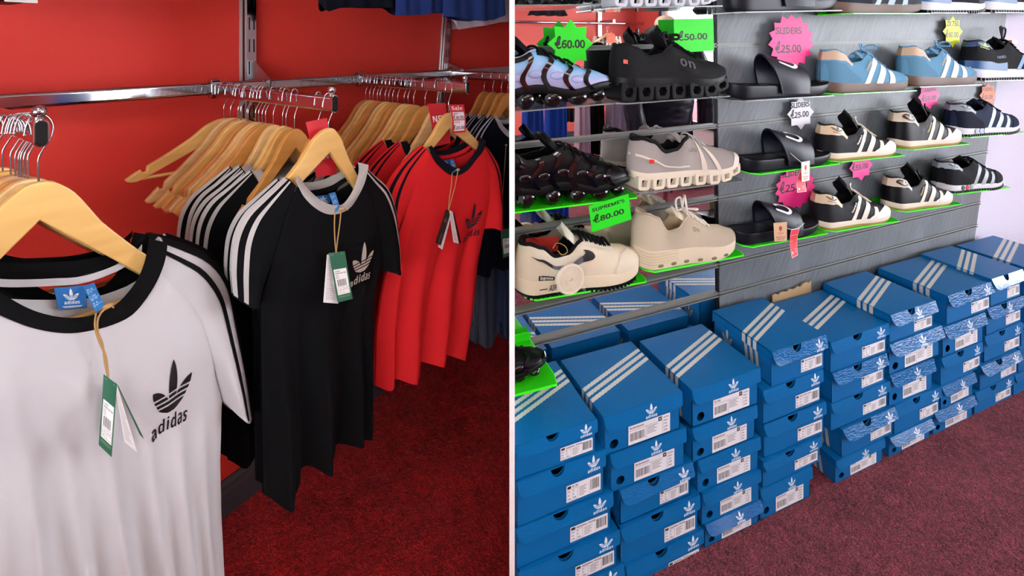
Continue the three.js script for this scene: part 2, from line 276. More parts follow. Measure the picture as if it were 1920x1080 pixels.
// face-out arms
const ARM = [-0.475, -0.062, 0.385, 0.84].map((s, i) => ({ s, q1: [0.545, 0.575, 0.55, 0.39][i], h: railH(s) - 0.004 }));
const armOf = ['the white shirts', 'the black shirts', 'the red shirts', 'the navy shirts'];
ARM.forEach((a, i) => {
  const o = thing('rail_arm', `chrome face-out rail arm carrying ${armOf[i]}`, 'rail arm', 'face-out arms on the wall rail'); LW.put(o, a.s, a.h, 0);
  const len = a.q1 - RQ; const g = extr(stadium(0.013, 0.033), len, 0.0006, 10); g.translate(0, 0, RQ + len / 2); mesh('tube', g, M.chrome, o);
  const sl = merge([extr(stadium(0.024, 0.05), 0.022, 0.002, 10)]); sl.rotateY(Math.PI / 2); sl.translate(0, 0.004, RQ); mesh('clamp', sl, M.chrome, o);
  const cap = extr(stadium(0.0155, 0.0355), 0.006, 0.0012, 12); cap.translate(0, 0, a.q1 + 0.002);
  if (i < 3) { mesh('end_ring', cap, M.chrome, o); const c2 = extr(stadium(0.011, 0.031), 0.003, 0.001, 12); c2.translate(0, 0, a.q1 + 0.006); mesh('end_cap', c2, M.black, o);
    mesh('ball_stop', merge([new THREE.SphereGeometry(0.0085, 18, 12).translate(0, 0.0265, a.q1 - 0.006), new THREE.CylinderGeometry(0.005, 0.007, 0.008, 12).translate(0, 0.0185, a.q1 - 0.006)]), M.chrome, o); }
  clipX(o, -1);
});

// ---------------------------------------------------------------- hangers
// canonical half hanger, x 0..1 (tip), drop 0..1: upper and lower edge
const HT = [[0, 0], [0.05, 0.004], [0.085, 0.015], [0.14, 0.05], [0.195, 0.095], [0.24, 0.15], [0.31, 0.25], [0.366, 0.335], [0.45, 0.43], [0.61, 0.60], [0.8, 0.775], [0.93, 0.895], [1, 0.985]];
const hTop = x => { let i = 1; while (i < HT.length - 1 && HT[i][0] < x) i++; return lerp(HT[i - 1][1], HT[i][1], clamp((x - HT[i - 1][0]) / (HT[i][0] - HT[i - 1][0]))); };
function hangerShape(wl, dl, wr, dr, th) {
  const up = [], low = [];
  for (let k = -24; k <= 24; k++) { const x = k / 24, ax = Math.abs(x), w = x < 0 ? wl : wr, d = x < 0 ? dl : dr; up.push([x * w, -hTop(ax) * d]); low.push([x * w * (ax > 0.97 ? 0.985 : 1), -(th + ax * (0.6 * d - 0.3 * th) / 0.61) ]); if (ax > 0.86) { const f = ((ax - 0.86) / 0.14) ** 2 * 0.75, n = low.length - 1; low[n][1] = lerp(low[n][1], up[n][1], f); } }
  const pts = []; up.forEach((p, i) => { const x = (i - 24) / 24; if (Math.abs(Math.abs(x) - 20 / 24) < 0.01) { const w = 0.006; pts.push([p[0] - w, p[1] + (x < 0 ? -1 : 1) * w * 0.5], [p[0] - w * 0.6, p[1] - 0.009], [p[0] + w * 0.6, p[1] - 0.009], [p[0] + w, p[1] - (x < 0 ? -1 : 1) * w * 0.5]); } else pts.push(p); });
  return pts.concat(low.slice().reverse());
}
function hookGeo(top) {                         // from the wood (y = 0) over an arm whose middle is `top` above
  const k = 0.021, pts = [[0, -0.004, 0], [0, top - 0.036, 0], [0.004, top - 0.026, 0], [0.0135, top - 0.006, 0], [0.0115, top + 0.012, 0], [0.003, top + k, 0], [-0.0065, top + 0.0195, 0], [-0.0115, top + 0.008, 0], [-0.0135, top - 0.004, 0]];
  return merge([tube(pts, 0.0013, 40, 6), new THREE.SphereGeometry(0.002, 8, 6).translate(-0.0135, top - 0.004, 0)]);
}
function makeHanger(name, label, group, wl, dl, wr, dr, th, hookTop, woodIdx) {
  const o = thing(name, label, 'clothes hanger', group);
  const pts = hangerShape(wl, dl, wr, dr, th);
  const g = extr(shapeOf(pts), 0.012, 0.0022, 4); fitUV(g, -0.25, 0.25, -0.25, 0.25); mesh('wooden_body', g, M.wood[woodIdx], o);
  mesh('hook', hookGeo(hookTop), M.chrome, o);
  const yb = x => -hTop(0.86) * (x < 0 ? dl : dr) - th * 0.55;
  const b = tube([[-wl * 0.86, yb(-1), 0], [wr * 0.86, yb(1), 0]], 0.0042, 2, 8); mesh('trouser_bar', b, M.wood[woodIdx], o);
  return o;
}
// ---------------------------------------------------------------- T-shirts
function polyAt(pts) {                          // arc-length parametrised polyline
  const L = [0]; for (let i = 1; i < pts.length; i++) L.push(L[i - 1] + Math.hypot(pts[i][0] - pts[i - 1][0], pts[i][1] - pts[i - 1][1])); const T = L[L.length - 1];
  return t => { const d = clamp(t) * T; let i = 1; while (i < L.length - 1 && L[i] < d) i++; const f = (d - L[i - 1]) / Math.max(1e-9, L[i] - L[i - 1]); return [lerp(pts[i - 1][0], pts[i][0], f), lerp(pts[i - 1][1], pts[i][1], f)]; };
}
function curveAt(pts) { const c = new THREE.CatmullRomCurve3(pts.map(p => V(p[0], p[1], 0)), false, 'centripetal'); return t => { const p = c.getPointAt(clamp(t)); return [p.x, p.y]; }; }
function coons(top, bot, lef, rig) {            // curves as functions; u left-right, v top-bottom
  const A = top(0), B = top(1), C = bot(0), D = bot(1);
  return (u, v) => [0, 1].map(k => (1 - v) * top(u)[k] + v * bot(u)[k] + (1 - u) * lef(v)[k] + u * rig(v)[k] - ((1 - u) * (1 - v) * A[k] + u * (1 - v) * B[k] + (1 - u) * v * C[k] + u * v * D[k]));
}
/* px: pixel outlines of one shirt on the plane q; every list runs from the neck outwards / downwards */
function makeShirt(px, col, label, group, opt = {}) {
  const o = thing('t_shirt', label, 't-shirt', group);
  const q = px.q, A = LW.at(px.apex[0], px.apex[1], q);
  const cv = l => l.map(([x, y]) => { const p = LW.at(x, y, q); return [p.s - A.s, p.h - A.h]; });
  const S = {}; for (const k of ['neckOut', 'neckIn', 'backTop', 'backLow', 'shR', 'cuffR', 'seamR', 'sideR', 'shL', 'cuffL', 'seamL', 'sideL', 'hem', 'underR', 'underL']) if (px[k]) S[k] = cv(px[k]);
  if (false) {                              // the left half is the right half turned over about a slightly leaning middle line
    const m0 = cv([px.mirror[0]])[0], m1 = cv([px.mirror[1]])[0]; const mid = y => m0[0] + (m1[0] - m0[0]) * (y - m0[1]) / (m1[1] - m0[1]); const fl = l => l.map(([x, y]) => [2 * mid(y) - x, y]);
    for (const k of ['sh', 'cuff', 'seam', 'side', 'under']) S[k + 'L'] = fl(S[k + 'R']);
    for (const k of ['neckOut', 'neckIn', 'backTop', 'backLow']) { const h = S[k]; S[k] = fl(h).reverse().slice(0, -1).concat(h.map((p, i) => i ? p : [mid(p[1]), p[1]])); }
    const b = S.sideR[S.sideR.length - 1], c = S.sideL[S.sideL.length - 1]; S.hem = [c, b];
  }
  const fab = cloth(col.body), trim = mat(col.trim, 0.85, { bumpMap: knit, bumpScale: 0.0004 }), strp = mat(col.stripe, 0.75, { bumpMap: knit, bumpScale: 0.0003 });
  const th = opt.thick ?? 0.022, seed = opt.seed ?? 1, folds = opt.folds ?? [];
  const neckC = curveAt(S.neckOut), hem = curveAt(S.hem);
  const seamFull = k => polyAt(S['seam' + k].concat(S['side' + k].slice(1))), nSeam = k => { const a = S['seam' + k], all = a.concat(S['side' + k].slice(1)); const len = l => { let t = 0; for (let i = 1; i < l.length; i++) t += Math.hypot(l[i][0] - l[i - 1][0], l[i][1] - l[i - 1][1]); return t; }; return len(a) / len(all); };
  const fR = nSeam('R'), fL = nSeam('L');
  const edge = (v, f) => th * (1 - sstep(f * 0.5, f * 1.15, v) * 0.85);
  const nm = S.neckOut.length / 2, sl0 = S.seamL[0], sr0 = S.seamR[0], bTopPts = [sl0, ...S.neckOut.filter((p, i) => i > 0 && i < S.neckOut.length - 1 && p[1] < (i < nm ? sl0 : sr0)[1] - 0.004), sr0];
  const body = coons(curveAt(bTopPts), hem, seamFull('L'), seamFull('R'));
  const zBody = (u, v) => { const e = lerp(edge(v, fL), edge(v, fR), u); let z = e + th * 0.9 * Math.pow(Math.sin(Math.PI * clamp(u, 0, 1)), 0.6) * (0.35 + 0.65 * v);
    for (const [c, w, a, lean, from = 0.15] of folds) { const x = (u - c - lean * (v - 0.5)) / w; z += a * sstep(from, 1, v) * Math.exp(-x * x); } z += 0.0022 * (nz(u * 7 + seed, v * 3) - 0.5) + 0.0012 * Math.sin(u * 9 + v * 4 + seed) * v; return z; };
  const BP = (u, v, off = 0) => { const p = body(u, v); return V(p[0], p[1], zBody(u, v) + off); };
  mesh('front_panel', grid((u, v) => BP(u, 1 - v), 72, 40), fab, o);
  // back panel and inside of the neck
  const bTop = curveAt(S.backLow), back = coons(bTop, hem, seamFull('L'), seamFull('R'));
  mesh('back_panel', grid((u, v) => { const p = back(u, 1 - v); return V(p[0], p[1], -th * 0.35 * Math.sin(Math.PI * u) - 0.002); }, 20, 16), fab, o);
  // sleeves
  for (const k of ['L', 'R']) {
    const sh = curveAt(S['sh' + k]), sm = S['seam' + k], und = S['under' + k], f = sm.length, lo = polyAt(sm.concat(und.slice(1)));
    const nk = polyAt([S['sh' + k][0], sm[0]]), cf = curveAt(S['cuff' + k]);
    const fs = (() => { const len = l => { let t = 0; for (let i = 1; i < l.length; i++) t += Math.hypot(l[i][0] - l[i - 1][0], l[i][1] - l[i - 1][1]); return t; }; return len(sm) / len(sm.concat(und.slice(1))); })();
    const c = coons(sh, lo, nk, cf), z = (u, v) => th * Math.sqrt(clamp(v)) * (1 - sstep(fs * 0.55, fs, u) * clamp((v - 0.6) / 0.4) * 0.9) + th * 0.7 * sstep(0.2, 0.9, u) * Math.sin(Math.PI * clamp(v));
    const SP = (u, v, off = 0) => { const p = c(u, v); return V(p[0], p[1], z(u, v) + off); };
    const sl = mesh('sleeve', merge([grid((u, v) => SP(u, 1 - v), 26, 12), grid((u, v) => { const p = c(u, v); return V(p[0], p[1], -th * 0.5 * Math.sin(Math.PI * v) - 0.0015); }, 16, 6)]), fab, o);
    for (const [v0, v1] of px.stripes || [[-0.02, 0.1], [0.24, 0.36]]) mesh('stripe', grid((u, v) => { const vv = lerp(v1, v0, v), p = SP(lerp(0.01, 0.985, u), Math.max(vv, 0), 0.0016); if (vv < 0) { p.z -= 0.004; p.y += 0.002; } return p; }, 26, 3), strp, sl);
    mesh('stripe', grid((u, v) => { const p = c(lerp(0.01, 0.985, u), lerp(0.16, 0.3, v)); return V(p[0], p[1], -th * 0.5 * Math.sin(Math.PI * lerp(0.16, 0.3, v)) - 0.0035); }, 16, 2), strp, sl);
    mesh('cuff_hem', grid((u, v) => { const p = SP(lerp(0.965, 1.0, u), v, 0.0008 + 0.0008 * Math.sin(u * 3.1)); return p; }, 3, 10), col.cuff ? mat(col.cuff, 0.9) : fab, sl);
  }
  // ribbed neckband: front ribbon and back ribbon
  const nI = curveAt(S.neckIn), nO = neckC;
  const zN = u => th * (0.35 + 0.9 * Math.pow(Math.sin(Math.PI * u), 0.7)), zOut = u => zBody(u, 0);
  const band = mesh('neckband', merge([grid((u, v) => { const a = nO(u), b = nI(u); return V(lerp(a[0], b[0], v), lerp(a[1], b[1], v), lerp(zOut(u), zN(u), v) + 0.0014 + 0.003 * Math.sin(Math.PI * v)); }, 48, 6),
    grid((u, v) => { const a = curveAtC(S.backLow)(u), b = curveAtC(S.backTop)(u); return V(lerp(a[0], b[0], v), lerp(a[1], b[1], v), -0.004 - 0.012 * Math.sin(Math.PI * u) + 0.002 * Math.sin(Math.PI * v)); }, 30, 4)]), trim, o);
  mesh('neck_tape', grid((u, v) => { const a = curveAtC(S.backLow)(lerp(0.02, 0.98, u)); return V(a[0], a[1] - v * 0.010, -0.002 - 0.011 * Math.sin(Math.PI * u)); }, 30, 2), opt.tape ? cloth(opt.tape) : fab, o);
  // chest logo
  const lg = (x, y) => { const p = LW.at(x, y, q); return [p.s - A.s, p.h - A.h]; };
  if (px.logo) { const [a, b] = [lg(px.logo[0], px.logo[1]), lg(px.logo[2], px.logo[3])]; mesh('chest_logo', surfPatch(BP, body, a, b, 0.0012), opt.logoMat, o); }
  o.userData.frameInfo = undefined; delete o.userData.frameInfo;
  LW.put(o, A.s, A.h, q); o._S = S; o._A = A; o._BP = BP; o._body = body; return o;
}
const curveCache = new Map(); function curveAtC(p) { if (!curveCache.has(p)) curveCache.set(p, curveAt(p)); return curveCache.get(p); }
function invert(body, x, y) {                   // (u, v) of a point of the front panel
  let u = 0.5, v = 0.4; for (let i = 0; i < 40; i++) { const p = body(u, v), e = 1e-4, a = body(u + e, v), b = body(u, v + e); const j = [(a[0] - p[0]) / e, (b[0] - p[0]) / e, (a[1] - p[1]) / e, (b[1] - p[1]) / e], dx = x - p[0], dy = y - p[1], det = j[0] * j[3] - j[1] * j[2]; if (Math.abs(det) < 1e-9) break; u += 0.7 * (dx * j[3] - dy * j[1]) / det; v += 0.7 * (dy * j[0] - dx * j[2]) / det; u = clamp(u, -0.1, 1.1); v = clamp(v, -0.1, 1.1); } return [u, v];
}
function surfPatch(BP, body, a, b, off) {       // a = upper-left, b = lower-right corner, local metres
  return grid((u, v) => { const x = lerp(a[0], b[0], u), y = lerp(b[1], a[1], v), k = invert(body, x, y); const p = BP(k[0], k[1], off); return V(x, y, p.z); }, 10, 10);
}
// ---- outlines
const WHITE = { q: 0.52, apex: [86, 338], hem: [[-260, 1300], [60, 1235], [424, 1160]],
  shL: [[-125, 438], [-190, 462], [-270, 500], [-330, 560], [-370, 700], [-390, 820]], cuffL: [[-390, 820], [-350, 830], [-290, 820], [-243, 775]], seamL: [[-112, 485], [-170, 540], [-215, 620], [-240, 760]], underL: [[-240, 760], [-243, 775]], sideL: [[-240, 760], [-245, 900], [-250, 1080], [-260, 1300]],
  neckOut: [[-125, 440], [-112, 485], [-80, 530], [-40, 560], [0, 579], [50, 597], [108, 606], [150, 602], [190, 592], [225, 576], [250, 551], [275, 515], [290, 480], [297, 446]], neckIn: [[-105, 440], [-80, 480], [-40, 515], [0, 541], [50, 566], [104, 578], [150, 576], [195, 560], [225, 535], [248, 505], [262, 475], [272, 443]],
  backTop: [[-105, 445], [-60, 482], [0, 496], [50, 499], [104, 497], [160, 492], [215, 478], [250, 462], [272, 441]], backLow: [[-105, 458], [-60, 512], [0, 527], [50, 529], [104, 527], [160, 522], [215, 502], [248, 482], [272, 452]],
  shR: [[297, 444], [340, 458], [385, 476], [410, 498], [428, 530], [446, 620], [461, 700], [471, 776]], cuffR: [[471, 776], [452, 779], [432, 768], [415, 750]],
  seamR: [[284, 500], [330, 545], [362, 590], [378, 640], [394, 700], [412, 744]], underR: [[412, 744], [415, 750]], sideR: [[412, 744], [412, 800], [410, 860], [412, 960], [418, 1080], [424, 1160]], logo: [258, 676, 348, 780],
  stripes: [[-0.03, 0.13], [0.30, 0.42]] };
const BLACK = { q: 0.57, apex: [616, 240], neckOut: [[537, 334], [543, 347], [552, 364], [570, 383], [590, 394], [604, 396], [622, 392], [640, 381], [656, 358], [667, 335], [676, 306]], neckIn: [[553, 326], [558, 340], [569, 356], [584, 370], [602, 378], [622, 378], [638, 362], [650, 343], [661, 320], [665, 303]],
  backTop: [[553, 330], [570, 342], [600, 343], [630, 333], [664, 308]], backLow: [[553, 340], [570, 357], [600, 358], [630, 350], [664, 322]],
  shR: [[676, 305], [700, 328], [725, 352], [739, 388], [745, 440], [747, 506]], cuffR: [[747, 506], [738, 511], [722, 506], [710, 504]], seamR: [[668, 338], [690, 385], [700, 440], [712, 500]], underR: [[712, 500], [710, 504]], sideR: [[712, 500], [700, 560], [697, 690], [693, 812]],
  shL: [[536, 333], [518, 349], [490, 374], [460, 402], [440, 440], [432, 500], [436, 556]], cuffL: [[436, 556], [450, 566], [468, 568], [484, 566]], seamL: [[541, 345], [520, 400], [500, 470], [486, 560]], underL: [[486, 560], [484, 566]], sideL: [[486, 560], [488, 650], [490, 780], [493, 926]],
  hem: [[493, 926], [525, 932], [546, 902], [570, 868], [594, 868], [620, 838], [652, 822], [675, 816], [693, 812]], logo: [637, 456, 688, 520], stripes: [[-0.02, 0.08], [0.21, 0.32]] };
const RED = { q: 0.53, apex: [841, 212], neckOut: [[789, 273], [797, 296], [811, 313], [829, 325], [843, 325], [860, 316], [876, 297], [890, 281], [899, 262]], neckIn: [[803, 271], [810, 288], [822, 302], [839, 311], [855, 306], [871, 290], [886, 272], [892, 256]],
  backTop: [[803, 274], [820, 282], [848, 281], [872, 270], [892, 255]], backLow: [[803, 280], [815, 291], [848, 291], [874, 281], [892, 263]],
  shR: [[899, 262], [920, 284], [935, 310], [940, 360], [941, 426]], cuffR: [[941, 426], [925, 429], [912, 425], [904, 429]], seamR: [[894, 276], [905, 320], [906, 380], [905, 428]], underR: [[905, 428], [904, 429]], sideR: [[905, 428], [893, 500], [886, 580], [880, 622], [871, 674]],
  shL: [[789, 272], [768, 290], [742, 318], [722, 350], [710, 400], [703, 450]], cuffL: [[703, 450], [715, 462], [733, 466]], seamL: [[792, 284], [770, 330], [750, 390], [734, 462]], underL: [[734, 462], [733, 466]], sideL: [[734, 462], [716, 540], [704, 620], [702, 722]],
  hem: [[702, 722], [718, 724], [722, 706], [750, 707], [774, 700], [780, 680], [818, 674], [836, 665], [871, 674]], logo: [852, 384, 892, 440], stripes: [[0.08, 0.18], [0.34, 0.44]] };
const RED_L = { ...RED };
const whiteShirt = makeShirt(WHITE, { body: 0xcac9ca, trim: 0x0a0a0c, stripe: 0x0b0b0d }, 'white t-shirt with black neckband and black chest emblem, nearest on the left', null,
  { thick: 0.03, seed: 3, logoMat: logoMat('#0b0b0c'), folds: [[0.14, 0.04, 0.036, 0], [0.36, 0.032, 0.034, 0.06, 0.02], [0.47, 0.03, 0.024, 0.10, 0.1], [0.58, 0.034, 0.042, 0.10, 0.05], [0.70, 0.03, 0.03, 0.12, 0.1], [0.80, 0.03, 0.036, 0.08, 0.15], [0.90, 0.026, 0.02, 0.05, 0.2]] });
const blackShirt = makeShirt(BLACK, { body: 0x0a0b0d, trim: 0xc8c4bd, stripe: 0xd5d3cf, cuff: 0x08080a }, 'black t-shirt with white neckband and white sleeve stripes at the arm end', null,
  { thick: 0.024, seed: 8, logoMat: logoMat('#b9b4a6', 0.35), folds: [[0.14, 0.06, 0.03, 0], [0.34, 0.05, -0.02, 0], [0.48, 0.06, 0.026, 0], [0.66, 0.05, -0.02, 0], [0.78, 0.05, 0.024, 0], [0.93, 0.04, 0.014, 0]] });
const redShirt = makeShirt(RED, { body: 0xdb272b, trim: 0x10131f, stripe: 0x12131f }, 'bright red t-shirt with navy neckband and dark chest emblem at the arm end', null,
  { thick: 0.024, seed: 5, logoMat: logoMat('#14121f'), folds: [[0.10, 0.05, 0.02, 0], [0.30, 0.06, 0.028, -0.03], [0.48, 0.045, -0.024, -0.05], [0.60, 0.06, 0.026, -0.05], [0.77, 0.04, -0.026, -0.06], [0.88, 0.06, 0.022, -0.04]] });
const navyProto = makeShirt(RED, { body: 0x0b0f1b, trim: 0xc9cace, stripe: 0xc3c8d0 }, 'navy t-shirt with white neckband beside the white partition edge', null, { thick: 0.02, seed: 6, logoMat: logoMat('#d8d8d6'), folds: [[0.3, 0.06, 0.02, 0], [0.6, 0.06, 0.02, 0]] });
function setAt(o, arm, q, ds = 0, dh = 0, turn = 0) { const a = o._A; LW.put(o, ARM[arm].s + ds, a.h + dh, q, turn); return o; }
// ---------------------------------------------------------------- hanging everything on the left
function plateGeo(c, t = 0.0008, bend = 0) {   // c = four local corners TL, TR, BR, BL; a thin card with both faces and edges
  const p = (u, v, z) => { const a = c[0].clone().lerp(c[1], u), b = c[3].clone().lerp(c[2], u), r = b.lerp(a, v); r.z += z + bend * Math.sin(Math.PI * v); return r; };
  const f = grid((u, v) => p(u, v, t), 4, 8), b = grid((u, v) => p(1 - u, v, 0), 4, 8);
  const e = grid((u, v) => { const w = u * 4, k = Math.floor(Math.min(3.999, w)), fr = w - k; const s = [[fr, 0], [1, fr], [1 - fr, 1], [0, 1 - fr]][k]; return p(s[0], s[1], v * t); }, 16, 1);
  return merge([f, b, e]);
}
const locs = (list, q, A) => list.map(([x, y, dq = 0]) => { const p = LW.at(x, y, q + dq); return V(p.s - A.s, p.h - A.h, p.q - A.q); });
const brandTex = canvas(128, 96, g => { g.fillStyle = '#1f6fb8'; g.fillRect(0, 0, 128, 96); trefoil(g, 64, 58, 62, '#f4f6f8', '#1f6fb8'); word(g, 'adidas', 64, 76, 22, '#f4f6f8'); g.fillRect(20, 84, 88, 3); g.fillRect(26, 89, 76, 2); });
const sizeTex = canvas(64, 128, g => { g.fillStyle = '#2a7cc4'; g.fillRect(0, 0, 64, 128); g.fillStyle = '#e6eef6'; g.font = '12px sans-serif'; [['DK  UK', 28], ['S   S', 44], ['F  CHN', 62], ['38  175', 78], ['M   M', 96], ['P   P', 110]].forEach(([t, y]) => g.fillText(t, 8, y)); g.fillRect(4, 32, 56, 1.5); g.fillRect(4, 66, 56, 1.5); g.fillRect(4, 100, 56, 1.5); });
const greenTex = canvas(128, 384, g => { g.fillStyle = '#1d6245'; g.fillRect(0, 0, 128, 384); g.fillStyle = '#9fbf6a'; g.font = '9px sans-serif'; g.fillText('adidas', 10, 20); g.fillText('2015', 92, 20); g.fillStyle = '#f3f3ef'; g.fillRect(12, 130, 104, 200); g.fillStyle = '#222'; g.font = 'bold 13px sans-serif'; g.fillText('S 3STR', 20, 152); g.fillText('SPORT ESS TEE', 20, 168); g.font = '9px sans-serif'; ['WHITE', 'BLACK', 'AZ8127'].forEach((t, i) => g.fillText(t, 20, 182 + i * 11)); const r = rng(4); for (let x = 26; x < 96;) { const w = 1 + Math.floor(r() * 4); g.fillRect(x, 212, w, 52); x += w + 1 + Math.floor(r() * 3); } g.strokeStyle = '#333'; g.strokeRect(18, 272, 92, 48); g.beginPath(); g.moveTo(18, 296); g.lineTo(110, 296); g.moveTo(64, 272); g.lineTo(64, 320); g.stroke(); g.font = '11px sans-serif'; g.fillText('S  38', 26, 290); g.fillText('M  40', 72, 290); g.fillText('UK S', 26, 312); g.fillStyle = '#9fbf6a'; g.fillRect(16, 342, 96, 2); g.fillRect(16, 350, 96, 2); });
const blackTagTex = canvas(64, 192, g => { g.fillStyle = '#191512'; g.fillRect(0, 0, 64, 192); trefoil(g, 32, 70, 34, '#9a8a66', '#191512'); g.save(); g.translate(40, 160); g.rotate(-Math.PI / 2); word(g, 'adidas', 0, 0, 18, '#9a8a66'); g.restore(); });
const paperTex = canvas(64, 192, g => { g.fillStyle = '#eceae8'; g.fillRect(0, 0, 64, 192); g.fillStyle = '#a9a7a6'; for (let y = 14; y < 180; y += 7) g.fillRect(8, y, 28 + (y * 13) % 22, 2); });
const mBrand = mat(0xffffff, 0.6, { map: brandTex }), mSize = mat(0xffffff, 0.6, { map: sizeTex }), mGreenTag = mat(0xffffff, 0.5, { map: greenTex }), mBlackTag = mat(0xffffff, 0.5, { map: blackTagTex }), mPaper = mat(0xffffff, 0.7, { map: paperTex });
function neckLabels(sh, q, brand, size) {
  mesh('brand_label', plateGeo(locs(brand, q - 0.004, sh._A)), mBrand, sh); mesh('size_label', plateGeo(locs(size, q, sh._A), 0.0008), mSize, sh);
}
neckLabels(whiteShirt, WHITE.q, [[101, 540], [160, 535], [163, 576], [109, 580]], [[155, 537, 0.0], [176, 530, 0.0], [196, 573, 0.048], [179, 586, 0.048]]);
neckLabels(blackShirt, BLACK.q, [[593, 368], [617, 365], [619, 380], [595, 381]], [[616, 363, 0], [628, 360, 0], [638, 391, 0.04], [629, 397, 0.04]]);
neckLabels(redShirt, RED.q, [[825, 301], [843, 299], [846, 312], [828, 313]], [[843, 299, 0], [850, 298, 0], [857, 320, 0.038], [849, 324, 0.038]]);
mesh('size_label', plateGeo(locs([[843, 299, 0], [850, 298, 0], [857, 320, 0.034], [849, 324, 0.034]], RED.q, navyProto._A)), mSize, navyProto);
function swingTag(label, q, top, twines, cards, side) {
  const A = LW.at(top[0], top[1], q), o = thing('swing_tag', label, 'swing tag'); LW.put(o, A.s, A.h, q);
  mesh('twine', merge(twines.map(t => tube(locs(t, q, A), 0.0012, 20, 6))), M.twine, o);
  const kn = new THREE.IcosahedronGeometry(0.0045, 1); kn.scale(1.4, 0.8, 1); mesh('knot', kn, M.twine, o);
  cards.forEach(([nm, c, m]) => mesh(nm, plateGeo(locs(c, q, A), 0.0009), m, o)); if (side) clipX(o, -1); return o;
}
swingTag('green swing tag with barcode label hung by twine on the white t-shirt', 0.575, [203, 573], [[[180, 587, -0.01], [178, 610], [186, 640], [198, 668], [203, 706]], [[203, 573], [186, 592], [183, 620], [192, 645], [197, 680], [203, 708]], [[203, 573], [210, 574], [213, 577]]],
  [['front_card', [[194, 701], [219, 720, 0.006], [209, 857, 0.02], [185, 834, 0.022]], mGreenTag], ['paper_card', [[214, 716], [219, 722], [257, 848, 0.01], [233, 828, 0.016]], mPaper], ['back_card', [[216, 716, -0.006], [222, 724, -0.01], [270, 823, -0.02], [262, 815, -0.015]], M.green]]);
swingTag('green swing tag with barcode label hung by twine on the front black t-shirt', 0.625, [640, 391], [[[628, 396], [627, 420], [628, 450], [630, 474]], [[640, 391], [637, 420], [633, 450], [630, 476]], [[640, 391], [646, 392], [652, 394]]],
  [['front_card', [[616, 475], [646, 471], [661, 560, 0.01], [633, 567, 0.01]], mGreenTag], ['paper_card', [[613, 477, -0.004], [622, 478, -0.004], [634, 569, -0.002], [606, 567, 0]], mPaper]]);
swingTag('black and white swing tag opened like a tent on the red t-shirt', 0.585, [859, 318], [[[848, 324], [846, 350], [843, 370], [841, 392]], [[859, 318], [853, 350], [846, 376], [841, 394]]],
  [['front_card', [[836, 392], [845, 397], [826, 460, 0.015], [816, 455, 0.015]], mBlackTag], ['paper_card', [[841, 396], [847, 399], [829, 468, 0.008], [821, 463, 0.008]], mPaper], ['side_card', [[842, 394], [848, 397], [860, 457, 0.01], [850, 454, 0.014]], mPaper], ['back_card', [[846, 397, -0.008], [851, 400, -0.01], [864, 455, -0.01], [859, 458, -0.006]], M.black]]);
swingTag('small green swing tag beside the white partition on the navy t-shirt', 0.43, [949, 272], [[[949, 272], [945, 330], [942, 380], [943, 430]]], [['front_card', [[939, 430], [960, 428], [962, 478, 0.01], [943, 484, 0.01]], mGreenTag]], 1);

// hangers and shirts on each arm; hooks are placed at the columns where the photograph shows them
function armSpots(i, xs, y) { return xs.map(x => LW.atS(x, y, ARM[i].s).q); }
const hookTop = (i, h) => ARM[i].h - h;
// arm with the white shirts
{
  const hF = makeHanger('clothes_hanger', 'wooden hanger holding the front white t-shirt, largest hanger in view', 'hangers on the arm of white shirts', 0.17, 0.205, 0.17, 0.205, 0.05, hookTop(0, whiteShirt._A.h), 0);
  LW.put(hF, ARM[0].s + 0.004, whiteShirt._A.h, WHITE.q); setAt(whiteShirt, 0, WHITE.q, whiteShirt._A.s - ARM[0].s);
  const qs = [0.492, 0.474, 0.459, 0.448, 0.43, 0.405, 0.36, 0.31];
  qs.forEach((q, k) => {
    const c = copy(hF, `${ORD[k]} wooden hanger behind the front one on the arm of white shirts`); c.children.forEach((m, j) => { if (j !== 1) m.material = M.wood[(k + 1) % 4]; });
    LW.put(c, ARM[0].s, whiteShirt._A.h - 0.004 * k * 0.4, q, rr(-0.06, 0.06) - 0.05);
    if (k < 3) { const s = copy(whiteShirt, k === 0 ? 'black t-shirt hanging between the nearest white one and the other white ones' : `white t-shirt with black stripes, ${['', 'third', 'fourth'][k]} from the end of the near arm`, 'white t-shirts on the near arm'); if (k === 0) { const bm = blackShirt.children[0].material; s.traverse(m => { if (/panel|sleeve|cuff|tape/.test(m.name)) m.material = bm; }); delete s.userData.group; } s._A = whiteShirt._A; s.scale.z = 0.4; s.scale.z = 0.28; LW.put(s, ARM[0].s + [0.008, 0.042, 0.05][k], whiteShirt._A.h - [0, 0.02, 0.026][k], q - 0.012, [-0.03, 0.05, 0.08][k]); for (const m of s.children.filter(m => /chest_logo|size_label|brand_label/.test(m.name))) s.remove(m); }
  });
  whiteShirt.userData.group = 'white t-shirts on the near arm';
}
